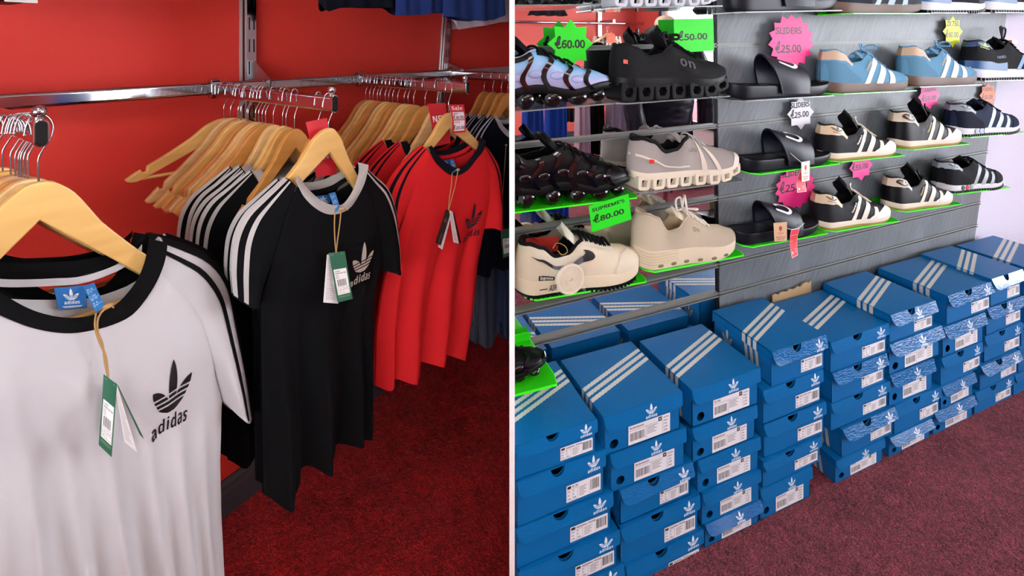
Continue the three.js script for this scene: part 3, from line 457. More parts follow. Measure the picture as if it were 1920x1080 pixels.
// arm with the black shirts
{
  const xs = [420, 433, 444, 450, 455, 461, 468, 477, 483, 490, 499, 511, 527, 538, 555, 595, 616], qs = armSpots(1, xs, 230);
  const hF = makeHanger('clothes_hanger', 'pale wooden hanger holding the front black t-shirt below the ball stop', 'hangers on the arm of black shirts', 0.165, 0.146, 0.12, 0.2, 0.047, hookTop(1, blackShirt._A.h), 0);
  hF.remove(hF.children[2]); LW.put(hF, blackShirt._A.s, blackShirt._A.h, BLACK.q); setAt(blackShirt, 1, BLACK.q, blackShirt._A.s - ARM[1].s);
  const first = makeHanger('clothes_hanger', 'empty wooden hanger swung out nearest the red wall on the black shirts arm', 'hangers on the arm of black shirts', 0.198, 0.104, 0.17, 0.12, 0.036, 0.066, 0);
  LW.put(first, ARM[1].s, ARM[1].h - 0.066, qs[0]);
  const bare = makeHanger('clothes_hanger', 'second wooden hanger from the red wall on the black shirts arm, bare', 'hangers on the arm of black shirts', 0.172, 0.155, 0.16, 0.155, 0.04, 0.062, 1);
  LW.put(bare, ARM[1].s, ARM[1].h - 0.062, qs[1], -0.03); let n = 0;
  for (let k = 2; k < 16; k++) {
    const c = copy(bare, `${ORD[k]} wooden hanger from the red wall on the black shirts arm${k < 11 ? ', bare' : ', holding a black shirt'}`); c.children.forEach((m, j) => { if (j !== 1) m.material = M.wood[k === 15 ? 2 : (k * 7) % 4]; });
    if (k >= 11) c.scale.x = 0.72; LW.put(c, ARM[1].s + rr(-0.004, 0.004), ARM[1].h - 0.062 + rr(-0.002, 0.002), qs[k], rr(-0.05, 0.05));
    if (k >= 11) { const s = copy(blackShirt, `black t-shirt with white sleeve stripes, ${ORD[15 - k] === 'first' ? 'directly' : ORD[15 - k] } behind the front black one`, 'black t-shirts on the arm'); s.scale.z = 0.32; LW.put(s, ARM[1].s + rr(-0.008, 0.008), blackShirt._A.h - 0.01 + rr(-0.006, 0.006), qs[k] - 0.002, rr(-0.08, 0.03)); for (const m of s.children.filter(m => /chest_logo|size_label|brand_label/.test(m.name))) s.remove(m); }
  }
  blackShirt.userData.group = 'black t-shirts on the arm';
}
// arm with the red shirts
{
  const xs = [685, 692, 700, 707, 713, 721, 730, 736, 747, 758, 766, 777, 796, 820], qs = armSpots(2, xs, 198);
  const hF = makeHanger('clothes_hanger', 'pale wooden hanger holding the front red t-shirt under the sale card', 'hangers on the arm of red shirts', 0.165, 0.128, 0.2, 0.16, 0.04, hookTop(2, redShirt._A.h), 0);
  hF.remove(hF.children[2]); LW.put(hF, redShirt._A.s, redShirt._A.h, RED.q); setAt(redShirt, 2, RED.q, redShirt._A.s - ARM[2].s);
  let proto; qs.forEach((q, k) => {
    const lab = `${ORD[k]} wooden hanger from the red wall on the red shirts arm${k < 12 ? ', bare' : ', holding a red shirt'}`;
    const c = proto ? copy(proto, lab) : (proto = makeHanger('clothes_hanger', lab, 'hangers on the arm of red shirts', 0.19, 0.17, 0.18, 0.17, 0.045, 0.062, 2));
    if (c !== proto) c.children.forEach((m, j) => { if (j !== 1) m.material = M.wood[(k * 3 + 2) % 4]; });
    LW.put(c, ARM[2].s + rr(-0.003, 0.003), ARM[2].h - 0.062, q, rr(-0.05, 0.03));
    if (k >= 12) { const s = copy(redShirt, `red t-shirt with navy sleeve stripes hanging ${k === 13 ? 'directly' : 'second'} behind the front red one`, 'red t-shirts on the arm'); s.scale.z = 0.35; LW.put(s, redShirt._A.s + (k === 13 ? 0.01 : 0.0), redShirt._A.h - 0.002, q, -0.04); for (const m of s.children.filter(m => /chest_logo|size_label|brand_label/.test(m.name))) s.remove(m); }
  });
  redShirt.userData.group = 'red t-shirts on the arm';
}
// arm with the navy shirts, running up to the partition
{
  const qs = armSpots(3, [908, 924, 940], 180).concat([0.385]), g = 'navy t-shirts on the far arm';
  let hp; qs.forEach((q, k) => {
    const lab = `${ORD[k]} wooden hanger from the red wall on the navy shirts arm`;
    const c = hp ? copy(hp, lab) : (hp = makeHanger('clothes_hanger', lab, 'hangers on the arm of navy shirts', 0.18, 0.16, 0.18, 0.16, 0.04, 0.06, 2));
    if (k === 2) c.children.forEach((m, j) => { if (j !== 1) m.material = M.wood[2]; });
    LW.put(c, ARM[3].s, ARM[3].h - 0.06, q, -0.03);
  });
  const kids = []; qs.forEach((q, k) => {
    const s = k === 3 ? navyProto : copy(navyProto, `navy t-shirt with white neckband, ${ORD[k]} from the red wall on the far arm`, g);
    s.scale.z = k === 3 ? 0.8 : 0.35; LW.put(s, ARM[3].s, ARM[3].h - 0.062, q, -0.02); kids.push(s);
  });
  navyProto.userData.group = g; kids.forEach(s => clipX(s, -1));
  scene.children.filter(o => /navy shirts arm/.test((o.userData.label || ''))).forEach(o => clipX(o, -1));
}
// printed cards on the hooks
const cardTex = (w, h, fn) => canvas(w, h, g => { g.fillStyle = '#cf2630'; g.fillRect(0, 0, w, h); fn(g); });
function hookCard(label, q, c, tex) { const A = LW.at(c[0][0], c[0][1], q), o = thing('price_card', label, 'price card'); LW.put(o, A.s, A.h, q); mesh('card', plateGeo(locs(c, q, A), 0.0012, 0.004), mat(0xffffff, 0.45, { map: tex }), o); return o; }
hookCard('red new-in card on the orange hanger behind the front black t-shirt', 0.545, [[573, 229], [612, 221], [631, 326], [592, 333]], cardTex(128, 320, g => { word(g, 'NEW', 60, 150, 50, '#fff'); word(g, 'IN', 66, 222, 50, '#fff'); }));
hookCard('red new card on the hook behind the sale card', 0.50, [[801, 195], [834, 193], [844, 268], [814, 275]], cardTex(128, 256, g => { word(g, 'NEW', 68, 110, 52, '#fff'); word(g, 'IN', 68, 170, 52, '#fff'); }));
hookCard('red sale card with two handwritten prices above the red t-shirt', 0.565, [[841, 196], [869, 196], [872, 248], [848, 250]], cardTex(128, 240, g => { word(g, 'Sale', 62, 46, 46, '#fff', 'bold', 'serif'); g.fillStyle = '#f6f4f4'; g.fillRect(14, 62, 102, 62); g.fillRect(14, 132, 102, 90); g.fillStyle = '#c33'; g.font = 'bold 20px sans-serif'; g.textAlign = 'left'; g.fillText('WAS', 20, 82); g.fillText('NOW', 20, 154); hand(g, '£30.00', 64, 118, 32, '#181818', 3); hand(g, '£20.00', 64, 208, 36, '#181818', 4); }));

// garments above, only their hems hang into view
function hangingHem(name, label, cat, bottom, q, height, m, waves, thick = 0.03, clip = 0) {
  const pts = bottom.map(([x, y]) => LW.at(x, y, q)), A = pts[0], o = thing(name, label, cat); LW.put(o, A.s, A.h, q);
  const f = polyAt(pts.map(p => [p.s - A.s, p.h - A.h])), top = Math.max(...pts.map(p => p.h)) - A.h + height;
  const sh = (side) => grid((u, v) => { const k = side > 0 ? u : 1 - u, b = f(k); return V(b[0], lerp(b[1], top, v), side * thick * Math.sqrt(clamp(1 - (2 * k - 1) ** 2)) * 0.8 + waves * 0.5 * Math.sin(k * 17 + v * 2) + waves * 0.3 * Math.sin(k * 31)); }, 48, 10);
  mesh('body', merge([sh(1), sh(-1)]), m, o);
  mesh('hem_band', grid((u, v) => { const b = f(u); return V(b[0], b[1] + 0.014 * v, thick * Math.sqrt(clamp(1 - (2 * u - 1) ** 2)) * 0.8 + waves * 0.5 * Math.sin(u * 17) + waves * 0.3 * Math.sin(u * 31) + 0.0015); }, 48, 2), m, o);
  if (clip) clipX(o, -1); return o;
}
hangingHem('jacket', 'dark navy jacket hem hanging above the red shirts, leftmost of the upper garments', 'jacket', [[598, 6], [600, 18], [608, 22], [630, 15], [665, 14], [722, 15], [744, 29]], 0.36, 0.5, cloth(0x0a0c18), 0.008);
hangingHem('jacket', 'royal navy jacket hem hanging above the red shirts, middle of the upper garments', 'jacket', [[741, 29], [785, 28], [808, 24], [838, 25], [847, 30]], 0.39, 0.5, cloth(0x1b2b5c), 0.01);
hangingHem('jacket', 'navy jacket hem with wide folds above the second upright', 'jacket', [[830, 31], [845, 33], [870, 38], [890, 40], [915, 37], [936, 28], [945, 18]], 0.42, 0.5, cloth(0x1a2b58), 0.012, 0.04);
hangingHem('hoodie', 'pale pinkish white garment hem beside the white partition above the far arm', 'hoodie', [[846, 36], [850, 56], [880, 51], [905, 47], [930, 42], [958, 40]], 0.20, 0.45, cloth(0xc9bfc4), 0.01, 0.03, 1);
hangingHem('joggers', 'grey-blue joggers hanging low behind the navy shirts', 'joggers', [[882, 600], [888, 638], [898, 648], [912, 650], [920, 634], [936, 590]], 0.24, 0.3, cloth(0x4f5b6b), 0.01, 0.03, 1);
hangingHem('joggers', 'dark blue joggers hanging low at the partition edge', 'joggers', [[934, 600], [940, 628], [950, 638], [962, 636]], 0.30, 0.25, cloth(0x364560), 0.008, 0.02, 1);
{ // something black with a clear sticker at the very top left
  const A = LW.at(20, 4, 0.3), o = thing('black_pouch', 'black pouch with a silver sticker at the top left corner', 'pouch'); LW.put(o, A.s, A.h, 0.3);
  mesh('pouch', rbox(0.16, 0.06, 0.12, 0.012, -0.06, 0.028, 0), M.black, o); mesh('sticker', box(0.036, 0.03, 0.001, 0.0, 0.012, 0.0608), mat(0xc9cac6, 0.4, { map: paperTex }), o);
}
{ // shelf above the left part of the red wall
  const o = thing('wall_shelf', 'white shelf on the red wall above the left end of the wall rail', 'shelf'); LW.put(o, -0.75, 1.5, 0); mesh('board', rbox(1.5, 0.025, 0.3, 0.004, 0, 0, 0.155), M.white, o); mesh('bracket', merge([-0.6, 0, 0.6].map(x => box(0.006, 0.06, 0.26, x, -0.042, 0.135))), M.steel, o);
}
// ---------------------------------------------------------------- RIGHT BAY: slat wall and mirror wall
const TILT = 0.012;                              // the panel rows climb a little to the right
const sSeam = RW.at(1350, 300, 0).s, sEdge = 2.05 * 0.8387, sPart = -0.436;
const rowH = [1.53, 1.222, 0.946, 0.69, 0.578, 0.2].map(h => 1.3 - (1.55 - h) * 0.8387);   // groove heights at the seam
function panels(name, label, m, x0, x1, edgeSlope, grooveMat, thick) {
  const o = thing(name, label, 'slatwall'); RW.put(o, sSeam, 0, 0); o.rotation.order = 'YXZ'; o.rotation.z = TILT;
  const gr = 0.0125, tops = [2.15, ...rowH];
  for (let i = 0; i + 1 < tops.length; i++) {
    const y1 = tops[i] - (i ? gr / 2 : 0), y0 = tops[i + 1] + (i + 2 < tops.length ? gr / 2 : 0), e = y => edgeSlope ? x1 + edgeSlope * (y - 0.5) : x1;
    if (y1 - y0 < 0.03) continue;
    const sh = shapeOf([[x0, y0], [e(y0), y0], [e(y1), y1], [x0, y1]]), g = extr(sh, thick, thick > 0.005 ? 0.0012 : 0.0003, 2); g.translate(0, 0, thick / 2 - 0.01);
    const p = g.attributes.position, u = g.attributes.uv; for (let k = 0; k < p.count; k++) u.setXY(k, p.getX(k) / 0.7 + i * 0.37, p.getY(k) / 0.7 + i * 0.61);
    mesh('slat_panel', g, m, o);
  }
  for (let i = 0; i < rowH.length - 1; i++) {     // aluminium inserts in the grooves: a channel with two proud lips
    const y = rowH[i], e = edgeSlope ? x1 + edgeSlope * (y - 0.5) : x1, l = e - x0, cx = (x0 + e) / 2;
    const g = merge([box(l, gr, 0.002, cx, y, -0.009), box(l, 0.0035, 0.013, cx, y + gr / 2 - 0.0012, -0.001), box(l, 0.0035, 0.013, cx, y - gr / 2 + 0.0012, -0.001), box(l, gr * 0.5, 0.004, cx, y, -0.003)]); mesh('groove_insert', g, grooveMat, o);
  }
  return o;
}
const slat = panels('slatwall', 'grey slate-effect slatwall with aluminium grooves behind the trainers', M.slate, 0.002, sEdge - sSeam, 0.27, M.alu, 0.012);
const mirr = panels('mirror_slatwall', 'mirrored slatwall left of the slate one, reflecting the opposite red wall', M.mirror, sPart - sSeam, -0.003, 0, M.alu, 0.004);
clipX(mirr, 1);
{ const o = thing('seam_strip', 'dark vertical joint strip between the mirror slats and the slate slats', 'joint strip'); RW.put(o, sSeam, 0, 0); o.rotation.order = 'YXZ'; o.rotation.z = TILT; mesh('strip', box(0.005, 2.0, 0.006, 0, 1.15, -0.003), M.black, o); }
{ const a = RW.at(1904, 79, 0), o = thing('label_holder', 'small white label holder on the lilac wall right of the black trainer', 'label holder'); RW.put(o, a.s, a.h, -0.006); mesh('holder', rbox(0.05, 0.016, 0.008, 0.002), M.card, o); mesh('end_cap', box(0.006, 0.018, 0.009, -0.026, 0, 0), mat(0xc06a50, 0.5), o); }

// ---------------------------------------------------------------- shelves and shoes
const SHD = 0.108;                               // shelf depth
function makeShelf(name, label, m, edgeM, len, group) {
  const o = thing(name, label, 'shelf', group), d = SHD, c = 0.02;
  const sh = shapeOf([[-len / 2, 0], [len / 2, 0], [len / 2, -d + c], [len / 2 - c * 0.6, -d], [-len / 2 + c, -d], [-len / 2, -d + c]]);
  const g = extr(sh, 0.003, 0.0005, 2); g.rotateX(-Math.PI / 2); mesh('shelf_plate', g, m, o);
  mesh('back_lip', box(len, 0.022, 0.003, 0, 0.01, 0.003), m, o);
  const e = [[-len / 2, 0, 0], [-len / 2, 0, d - c], [-len / 2 + c, 0, d], [len / 2 - c * 0.6, 0, d], [len / 2, 0, d - c], [len / 2, 0, 0]], parts = [];
  for (let i = 0; i + 1 < e.length; i++) { const a = V(...e[i]), b = V(...e[i + 1]), l = a.distanceTo(b), q = box(l, 0.0034, 0.0022); q.rotateY(-Math.atan2(b.z - a.z, b.x - a.x)); q.translate((a.x + b.x) / 2, 0, (a.z + b.z) / 2); parts.push(q); }
  mesh('polished_edge', merge(parts), edgeM, o); return o;
}
const cosI = (pts, t) => { if (t <= pts[0][0]) return pts[0][1]; for (let i = 1; i < pts.length; i++) if (t <= pts[i][0]) { const f = (t - pts[i - 1][0]) / (pts[i][0] - pts[i - 1][0]); return lerp(pts[i - 1][1], pts[i][1], f * f * (3 - 2 * f)); } return pts[pts.length - 1][1]; };
/* one trainer, toe towards +x, the outer side towards +z, standing on y = 0 */
function shoeCore(c) {
  const L = c.L, W = c.W;
  const wsh = t => { const heel = t < 0.13 ? Math.sqrt(clamp(1 - ((0.13 - t) / 0.13) ** 2)) : 1, toe = t > 0.72 ? Math.sqrt(clamp(1 - ((t - 0.72) / 0.28) ** 2.3)) : 1; return 0.5 * W * heel * toe * cosI([[0, 0.8], [0.12, 0.8], [0.42, 0.78], [0.68, 1], [1, 0.98]], t); };
  const spring = t => c.spring * Math.max(0, (t - 0.68) / 0.32) ** 2 + (c.heelRise || 0.004) * Math.max(0, (0.1 - t) / 0.1) ** 2;
  const soleTop = t => cosI(c.sole, t) + spring(t);
  const topW = t => t < 0.08 ? 0.30 * W * Math.sqrt(clamp(t / 0.08)) : t < 0.47 ? lerp(0.30, 0.27, (t - 0.08) / 0.39) * W : t < 0.74 ? lerp(0.2, 0.10, (t - 0.47) / 0.27) * W : t < 0.8 ? lerp(0.10, 0, (t - 0.74) / 0.06) * W : 0;
  const topY = t => cosI(c.top, t);
  const S = (t, v, sd) => {
    const xb = -L / 2 + L * t, yb = soleTop(t) - 0.005, zb = wsh(t) * 0.985;
    const xt = -L / 2 + L * (0.025 + 0.925 * t), yt = topY(t), zt = topW(t);
    const xc = xb + (t > 0.75 ? 0.018 * L * (t - 0.75) * 4 : t < 0.12 ? -0.006 * L : 0), yc = lerp(yb, yt, t > 0.72 ? 0.72 + 0.2 * (t - 0.72) / 0.28 : 0.72), zc = wsh(t) * 1.05;
    const a = (1 - v) * (1 - v), b = 2 * v * (1 - v), d = v * v;
    return V(a * xb + b * xc + d * xt, a * yb + b * yc + d * yt, sd * (a * zb + b * zc + d * zt));
  };
  const N = (t, v, sd) => { const e = 0.004, p = S(t, v, sd), a = S(Math.min(1, t + e), v, sd).sub(S(Math.max(0, t - e), v, sd)), b = S(t, Math.min(1, v + e), sd).sub(S(t, Math.max(0, v - e), sd)); const n = a.cross(b).multiplyScalar(sd); return n.lengthSq() < 1e-14 ? V(0, 0.3, sd * 0.1) : n.normalize(); };
  return { wsh, spring, soleTop, topW, topY, S, N, L, W };
}
function ringT(k) { const s = k < 0.5 ? 1 : -1, j = k < 0.5 ? k * 2 : 2 - k * 2; return [(1 - Math.cos(Math.PI * j)) / 2, s]; }   // 0..1 round the outline, heel to toe on +z, back on -z
function loftSole(K, levels, mt, name, parent, nU = 72) {   // levels: [height fn, scale, inset]
  const P = (u, j) => { const [t, s] = ringT(u), [yf, sc] = levels[j]; return V((-K.L / 2 + K.L * t) * lerp(1, sc, 0.35), yf(t), s * K.wsh(t) * sc); };
  const g = merge([grid((u, v) => { const j = v * (levels.length - 1), a = Math.floor(Math.min(j, levels.length - 1.001)); return P(u, a).lerp(P(u, a + 1), j - a); }, nU, levels.length - 1), capStrip(K, levels[0], false), capStrip(K, levels[levels.length - 1], true)]);
  return mesh(name, smooth(g), mt, parent);
}
function capStrip(K, lv, up) { return grid((u, v) => { const t = (1 - Math.cos(Math.PI * u)) / 2, [yf, sc] = lv; return V((-K.L / 2 + K.L * t) * lerp(1, sc, 0.35), yf(t), (up ? 1 - 2 * v : 2 * v - 1) * K.wsh(t) * sc); }, 30, 4); }
function patch(K, t0, t1, v0, v1, sd, off, nu = 10, nv = 8) {   // t0, t1 may be functions of v; v0, v1 of the 0..1 position
  const fn = f => typeof f === 'function' ? f : () => f; const a = fn(t0), b = fn(t1), c = fn(v0), d = fn(v1);
  return grid((u, w) => { const uu = sd > 0 ? u : 1 - u, v = lerp(c(uu), d(uu), w), t = clamp(lerp(a(w), b(w), uu), 0, 1); return K.S(t, clamp(v), sd).addScaledVector(K.N(t, clamp(v), sd), off); }, nu, nv);
}
function makeShoe(c, name, label, group) {
  const o = thing(name, label, c.cat || 'trainer', group), K = shoeCore(c), e = c.extra || {};
  const parts = (nm, g, m, p = o) => mesh(nm, g, m, p);
  // sole
  if (c.kind !== 'bubble' && c.kind !== 'cloud') {
    loftSole(K, [[t => K.spring(t) + 0.0, 0.95], [t => K.spring(t) + 0.0035, 1.0], [t => lerp(K.spring(t), K.soleTop(t), 0.5), 1.02], [t => K.soleTop(t) - 0.002, 1.02], [t => K.soleTop(t), 0.985]], c.soleM, 'sole', o);
    if (c.outM) loftSole(K, [[t => K.spring(t) - 0.0006, 0.955], [t => K.spring(t) + 0.0035, 1.012], [t => K.spring(t) + 0.006, 1.022]], c.outM, 'outsole', o);
    if (c.teeth) { const tg = []; for (let k = 0; k < 26; k++) { const t = 0.06 + k * 0.034, y = K.spring(t); for (const s of [1]) tg.push(box(0.0045, 0.008, 0.012, -K.L / 2 + K.L * t, y + 0.0015, s * (K.wsh(t) - 0.004))); } parts('tread', merge(tg), M.black); }
  }
  if (c.kind === 'cloud') {                      // midsole slab above a row of hollow pods
    loftSole(K, [[t => lerp(K.spring(t), K.soleTop(t), 0.62), 1.0], [t => lerp(K.spring(t), K.soleTop(t), 0.8), 1.03], [t => K.soleTop(t), 1.0]], c.soleM, 'midsole', o);
    const n = c.pods, g = [];
    for (let k = 0; k < n; k++) {
      const t0 = 0.012 + k * (0.97 / n), t1 = t0 + 0.97 / n * 0.93, tm = (t0 + t1) / 2, w = (t1 - t0) * K.L, hh = Math.max(0.010, cosI(c.sole, tm) * 0.78), y = K.spring(tm);
      const sh = new THREE.Shape(), r = Math.min(0.007, hh * 0.4); sh.moveTo(-w / 2, hh); sh.lineTo(-w / 2 + 0.001, r); sh.quadraticCurveTo(-w / 2 + 0.002, 0, -w / 2 + r, 0); sh.lineTo(w / 2 - r - 0.003, 0); sh.quadraticCurveTo(w / 2 - 0.004, 0, w / 2 - 0.002, r); sh.lineTo(w / 2, hh); sh.closePath();
      const ho = new THREE.Path(), hw = w * 0.22, hy = hh * 0.5, hk = hh * 0.24; if (c.podHole === 'hex') { ho.moveTo(-hw - 0.002, hy); ho.lineTo(-hw * 0.6, hy + hk); ho.lineTo(hw * 0.8, hy + hk); ho.lineTo(hw + 0.002, hy); ho.lineTo(hw * 0.6, hy - hk); ho.lineTo(-hw * 0.8, hy - hk); } else { ho.moveTo(-hw, hy - hk); ho.lineTo(-hw * 0.85, hy + hk); ho.lineTo(hw, hy + hk); ho.lineTo(hw * 0.75, hy - hk); } ho.closePath(); sh.holes.push(ho);
      const wd = K.wsh(tm) * 2.02, q = extr(sh, wd, 0.0015, 4); q.rotateZ(Math.atan2(K.spring(t1) - K.spring(t0), w)); q.translate(-K.L / 2 + K.L * tm, y, 0); g.push(q);
    }
    g.forEach(q => parts('sole_pod', q, c.soleM));
    loftSole(K, [[t => K.spring(t) + cosI(c.sole, t) * 0.2, 0.6], [t => K.soleTop(t) - 0.004, 0.8]], M.black, 'sole_core', o, 40);
  }
  if (c.kind === 'bubble') {
    const wav = t => 0.006 * Math.sin(t * 15 + 1);
    loftSole(K, [[t => K.soleTop(t) - 0.016 + wav(t), 0.92], [t => K.soleTop(t) - 0.012 + wav(t), 1.03], [t => K.soleTop(t) - 0.002 + wav(t), 1.06], [t => K.soleTop(t) + 0.003 + wav(t), 1.0]], M.black, 'midsole', o);
    for (const [t, r] of [[0.07, 0.03], [0.22, 0.024], [0.40, 0.023], [0.57, 0.024], [0.73, 0.024], [0.87, 0.019]]) for (const s of [1, -1]) {
      const hh = K.soleTop(t) - K.spring(t) - 0.006, g = new THREE.SphereGeometry(1, 22, 14); g.scale(r * 0.85, hh * 0.54, 0.02); g.translate(-K.L / 2 + K.L * t, K.spring(t) + hh * 0.52, s * K.wsh(t) * 0.62);
      const nub = box(0.012, 0.005, 0.016, -K.L / 2 + K.L * t, K.spring(t) + 0.0025, s * K.wsh(t) * 0.6); parts('air_pod', merge([g, nub]), M.blackGloss);
    }
  }
  // upper
  parts('upper', smooth(merge([grid((u, v) => { const [t, s] = ringT(u); return K.S(t, v, s); }, 96, 18)])), c.upM);
  // lining and insole seen through the collar
  parts('lining', grid((u, v) => { const t = (u < 0.5 ? u : 1 - u) * 2 * 0.5, s = u < 0.5 ? 1 : -1, a = K.S(t, 1, s), b = V(-K.L / 2 + K.L * (0.05 + t * 0.95), K.soleTop(t) + 0.008, s * K.wsh(t) * 0.72); return a.lerp(b, v); }, 40, 5), c.linM);
  parts('insole', grid((u, v) => { const t = 0.05 + u * 0.65; return V(-K.L / 2 + K.L * t, K.soleTop(t) + 0.010, (1 - 2 * v) * K.wsh(t) * 0.8); }, 14, 4), c.insM || c.linM);
  const coll = []; for (let k = 0; k <= 40; k++) { const u = k / 40, t = Math.abs(u - 0.5) * 2 * 0.5, s = u < 0.5 ? 1 : -1; coll.push(K.S(0.5 * Math.abs(1 - 2 * u) * 0.98, 1, s)); }
  parts('collar_edge', tube(coll, c.collR || 0.0024, 70, 7), c.collM || c.upM);
  // tongue
  if (c.tongue) { const [t0, y0, lean] = c.tongue; parts('tongue', smooth(grid((u, v) => { const f = v < 0.75 ? lerp(0.74, 0.47, v / 0.75) : lerp(0.47, t0, (v - 0.75) / 0.25), y = v < 0.75 ? K.topY(f) + 0.003 : lerp(K.topY(0.47), y0, (v - 0.75) / 0.25), x = -K.L / 2 + K.L * (0.025 + 0.925 * f), a = u * Math.PI * 2, k = Math.cos(a), end = v > 0.9 ? Math.sqrt(clamp(1 - ((v - 0.9) / 0.1) ** 2)) : 1, w = (0.1 + 0.2 * v) * K.W * Math.max(0.05, end); return V(x - (0.5 - 0.5 * Math.sin(a)) * v * 0.014 * end * lean, y - k * k * (0.005 + 0.01 * v) - (0.5 - 0.5 * Math.sin(a)) * 0.004, -k * w); }, 28, 20)), c.tonM || c.upM); }
  // laces
  if (c.laces) { const [n, ta, tb, m] = c.laces, lg = []; for (let k = 0; k < n; k++) { const t = lerp(ta, tb, k / (n - 1)), p = K.S(t, 0.99, 1), q = K.S(Math.max(0.47, t - 0.02), 0.99, -1), md = p.clone().lerp(q, 0.5); md.y += 0.009; const p0 = K.S(t, 0.9, 1).addScaledVector(K.N(t, 0.9, 1), 0.003), q0 = K.S(t, 0.9, -1).addScaledVector(K.N(t, 0.9, -1), 0.003); lg.push(tube([p0, p.clone().add(V(0, 0.004, 0)), md, q.clone().add(V(0, 0.004, 0)), q0], c.laceR || 0.0022, 14, 6)); if (k > 0) { const pp = K.S(lerp(ta, tb, (k - 1) / (n - 1)), 0.97, 1); lg.push(tube([pp.clone().add(V(0, 0.004, 0.0)), md.clone().add(V(-0.004, 0.002, 0)), q.clone().add(V(0, 0.005, 0))], c.laceR || 0.0022, 10, 6)); } }
    if (c.bow) { const t = ta, md = K.S(t, 1, 1).lerp(K.S(t, 1, -1), 0.5); md.y += 0.012; for (const [dx, dz, h] of c.bow) lg.push(tube([md, md.clone().add(V(dx * 0.4, h, dz * 0.5)), md.clone().add(V(dx, h * 0.9, dz)), md.clone().add(V(dx * 0.9, h * 0.1, dz * 1.2)), md.clone().add(V(dx * 0.2, 0, dz * 0.3))], c.laceR || 0.0022, 22, 6)); }
    parts('laces', merge(lg), m); }
  if (e.stripes) { const [tA, w, gap, gapT, m, v0 = 0.02, v1 = 0.9] = e.stripes; for (let k = 0; k < 3; k++) { const f = v => lerp(tA + k * gap, tA + 0.15 + k * gapT, v / 0.9); for (const sd of [1, -1]) parts('side_stripe', patch(K, f, v => f(v) + w * (1 - 0.2 * v), v0, () => v1 - k * 0.13, sd, 0.0014, 6, 12), m); } }
  if (e.heelTab) { const [tl, va, m] = e.heelTab; parts('heel_tab', merge([1, -1].map(sd => patch(K, 0, v => tl * (1.0 - 0.15 * (1 - v)) + 0.0, u => va + 0.10 * sstep(0.2, 1, u), 1.0, sd, 0.0016, 10, 6))), m); }
  if (e.heelCup) { const [tl, vb, m] = e.heelCup; parts('heel_cup', merge([1, -1].map(sd => patch(K, 0, v => tl * Math.sqrt(1 - v * v * 0.8), 0, vb, sd, 0.0011, 12, 8))), m); }
  if (e.toeCap) { const [t0, vb, m] = e.toeCap; parts('toe_cap', merge([1, -1].map(sd => patch(K, t0, 1, 0, u => vb * Math.pow(u, 0.8), sd, 0.0013, 14, 6))), m); }
  if (e.mudguard) { const [t0, m] = e.mudguard; parts('toe_overlay', merge([1, -1].map(sd => patch(K, v => t0 + 0.08 * v, 1, 0, u => 0.55 + 0.45 * u, sd, 0.0012, 14, 8))), m); }
  if (e.eyestay) parts('eyestay', merge([1, -1].map(sd => patch(K, 0.46, 0.76, 0.8, 1, sd, 0.0014, 12, 4))), e.eyestay);
  if (e.logoHeel) { const g = patch(K, 0.03, 0.17, 0.62, 0.96, 1, 0.0026, 6, 6); parts('heel_emblem', g, e.logoHeel); }
  if (e.sideText) { const [t0, t1, va, vb, m] = e.sideText; parts('side_lettering', patch(K, t0, t1, va, vb, 1, 0.0022, 8, 5), m); }
  if (e.swoosh) parts('side_swoosh', patch(K, v => lerp(0.40, 0.44, v), v => lerp(0.66, 0.58, v), 0.1, 0.4, 1, 0.0015), e.swoosh);
  if (e.build) e.build(K, o, parts);
  return o;
}
function textMat(w, h, draw, rough = 0.5) { return mat(0xffffff, rough, { map: canvas(w, h, (g) => { g.clearRect(0, 0, w, h); draw(g); }), transparent: true, alphaTest: 0.45 }); }
const suedeBump = { bumpMap: carpetBump, bumpScale: 0.0006, sheen: 0.6, sheenRoughness: 0.5 };
const TOP_LOW = (hh, dip, thr, vamp, toe) => [[0, hh * 0.97], [0.05, hh], [0.13, hh * 0.93], [0.26, dip], [0.36, dip * 1.04], [0.47, thr], [0.74, vamp], [0.88, (vamp + toe) / 2 + 0.002], [1, toe]];
const inM = mat(0x1a1714, 0.95), tan = mat(0xb99a70, 0.85), offW = mat(0xd9cdbb, 0.7), lea = (c, r = 0.45) => mat(c, r, { bumpMap: plasterBump, bumpScale: 0.0003 });
const emblem = (col) => textMat(128, 128, g => { trefoil(g, 64, 84, 100, col); word(g, 'adidas', 64, 116, 26, col); });
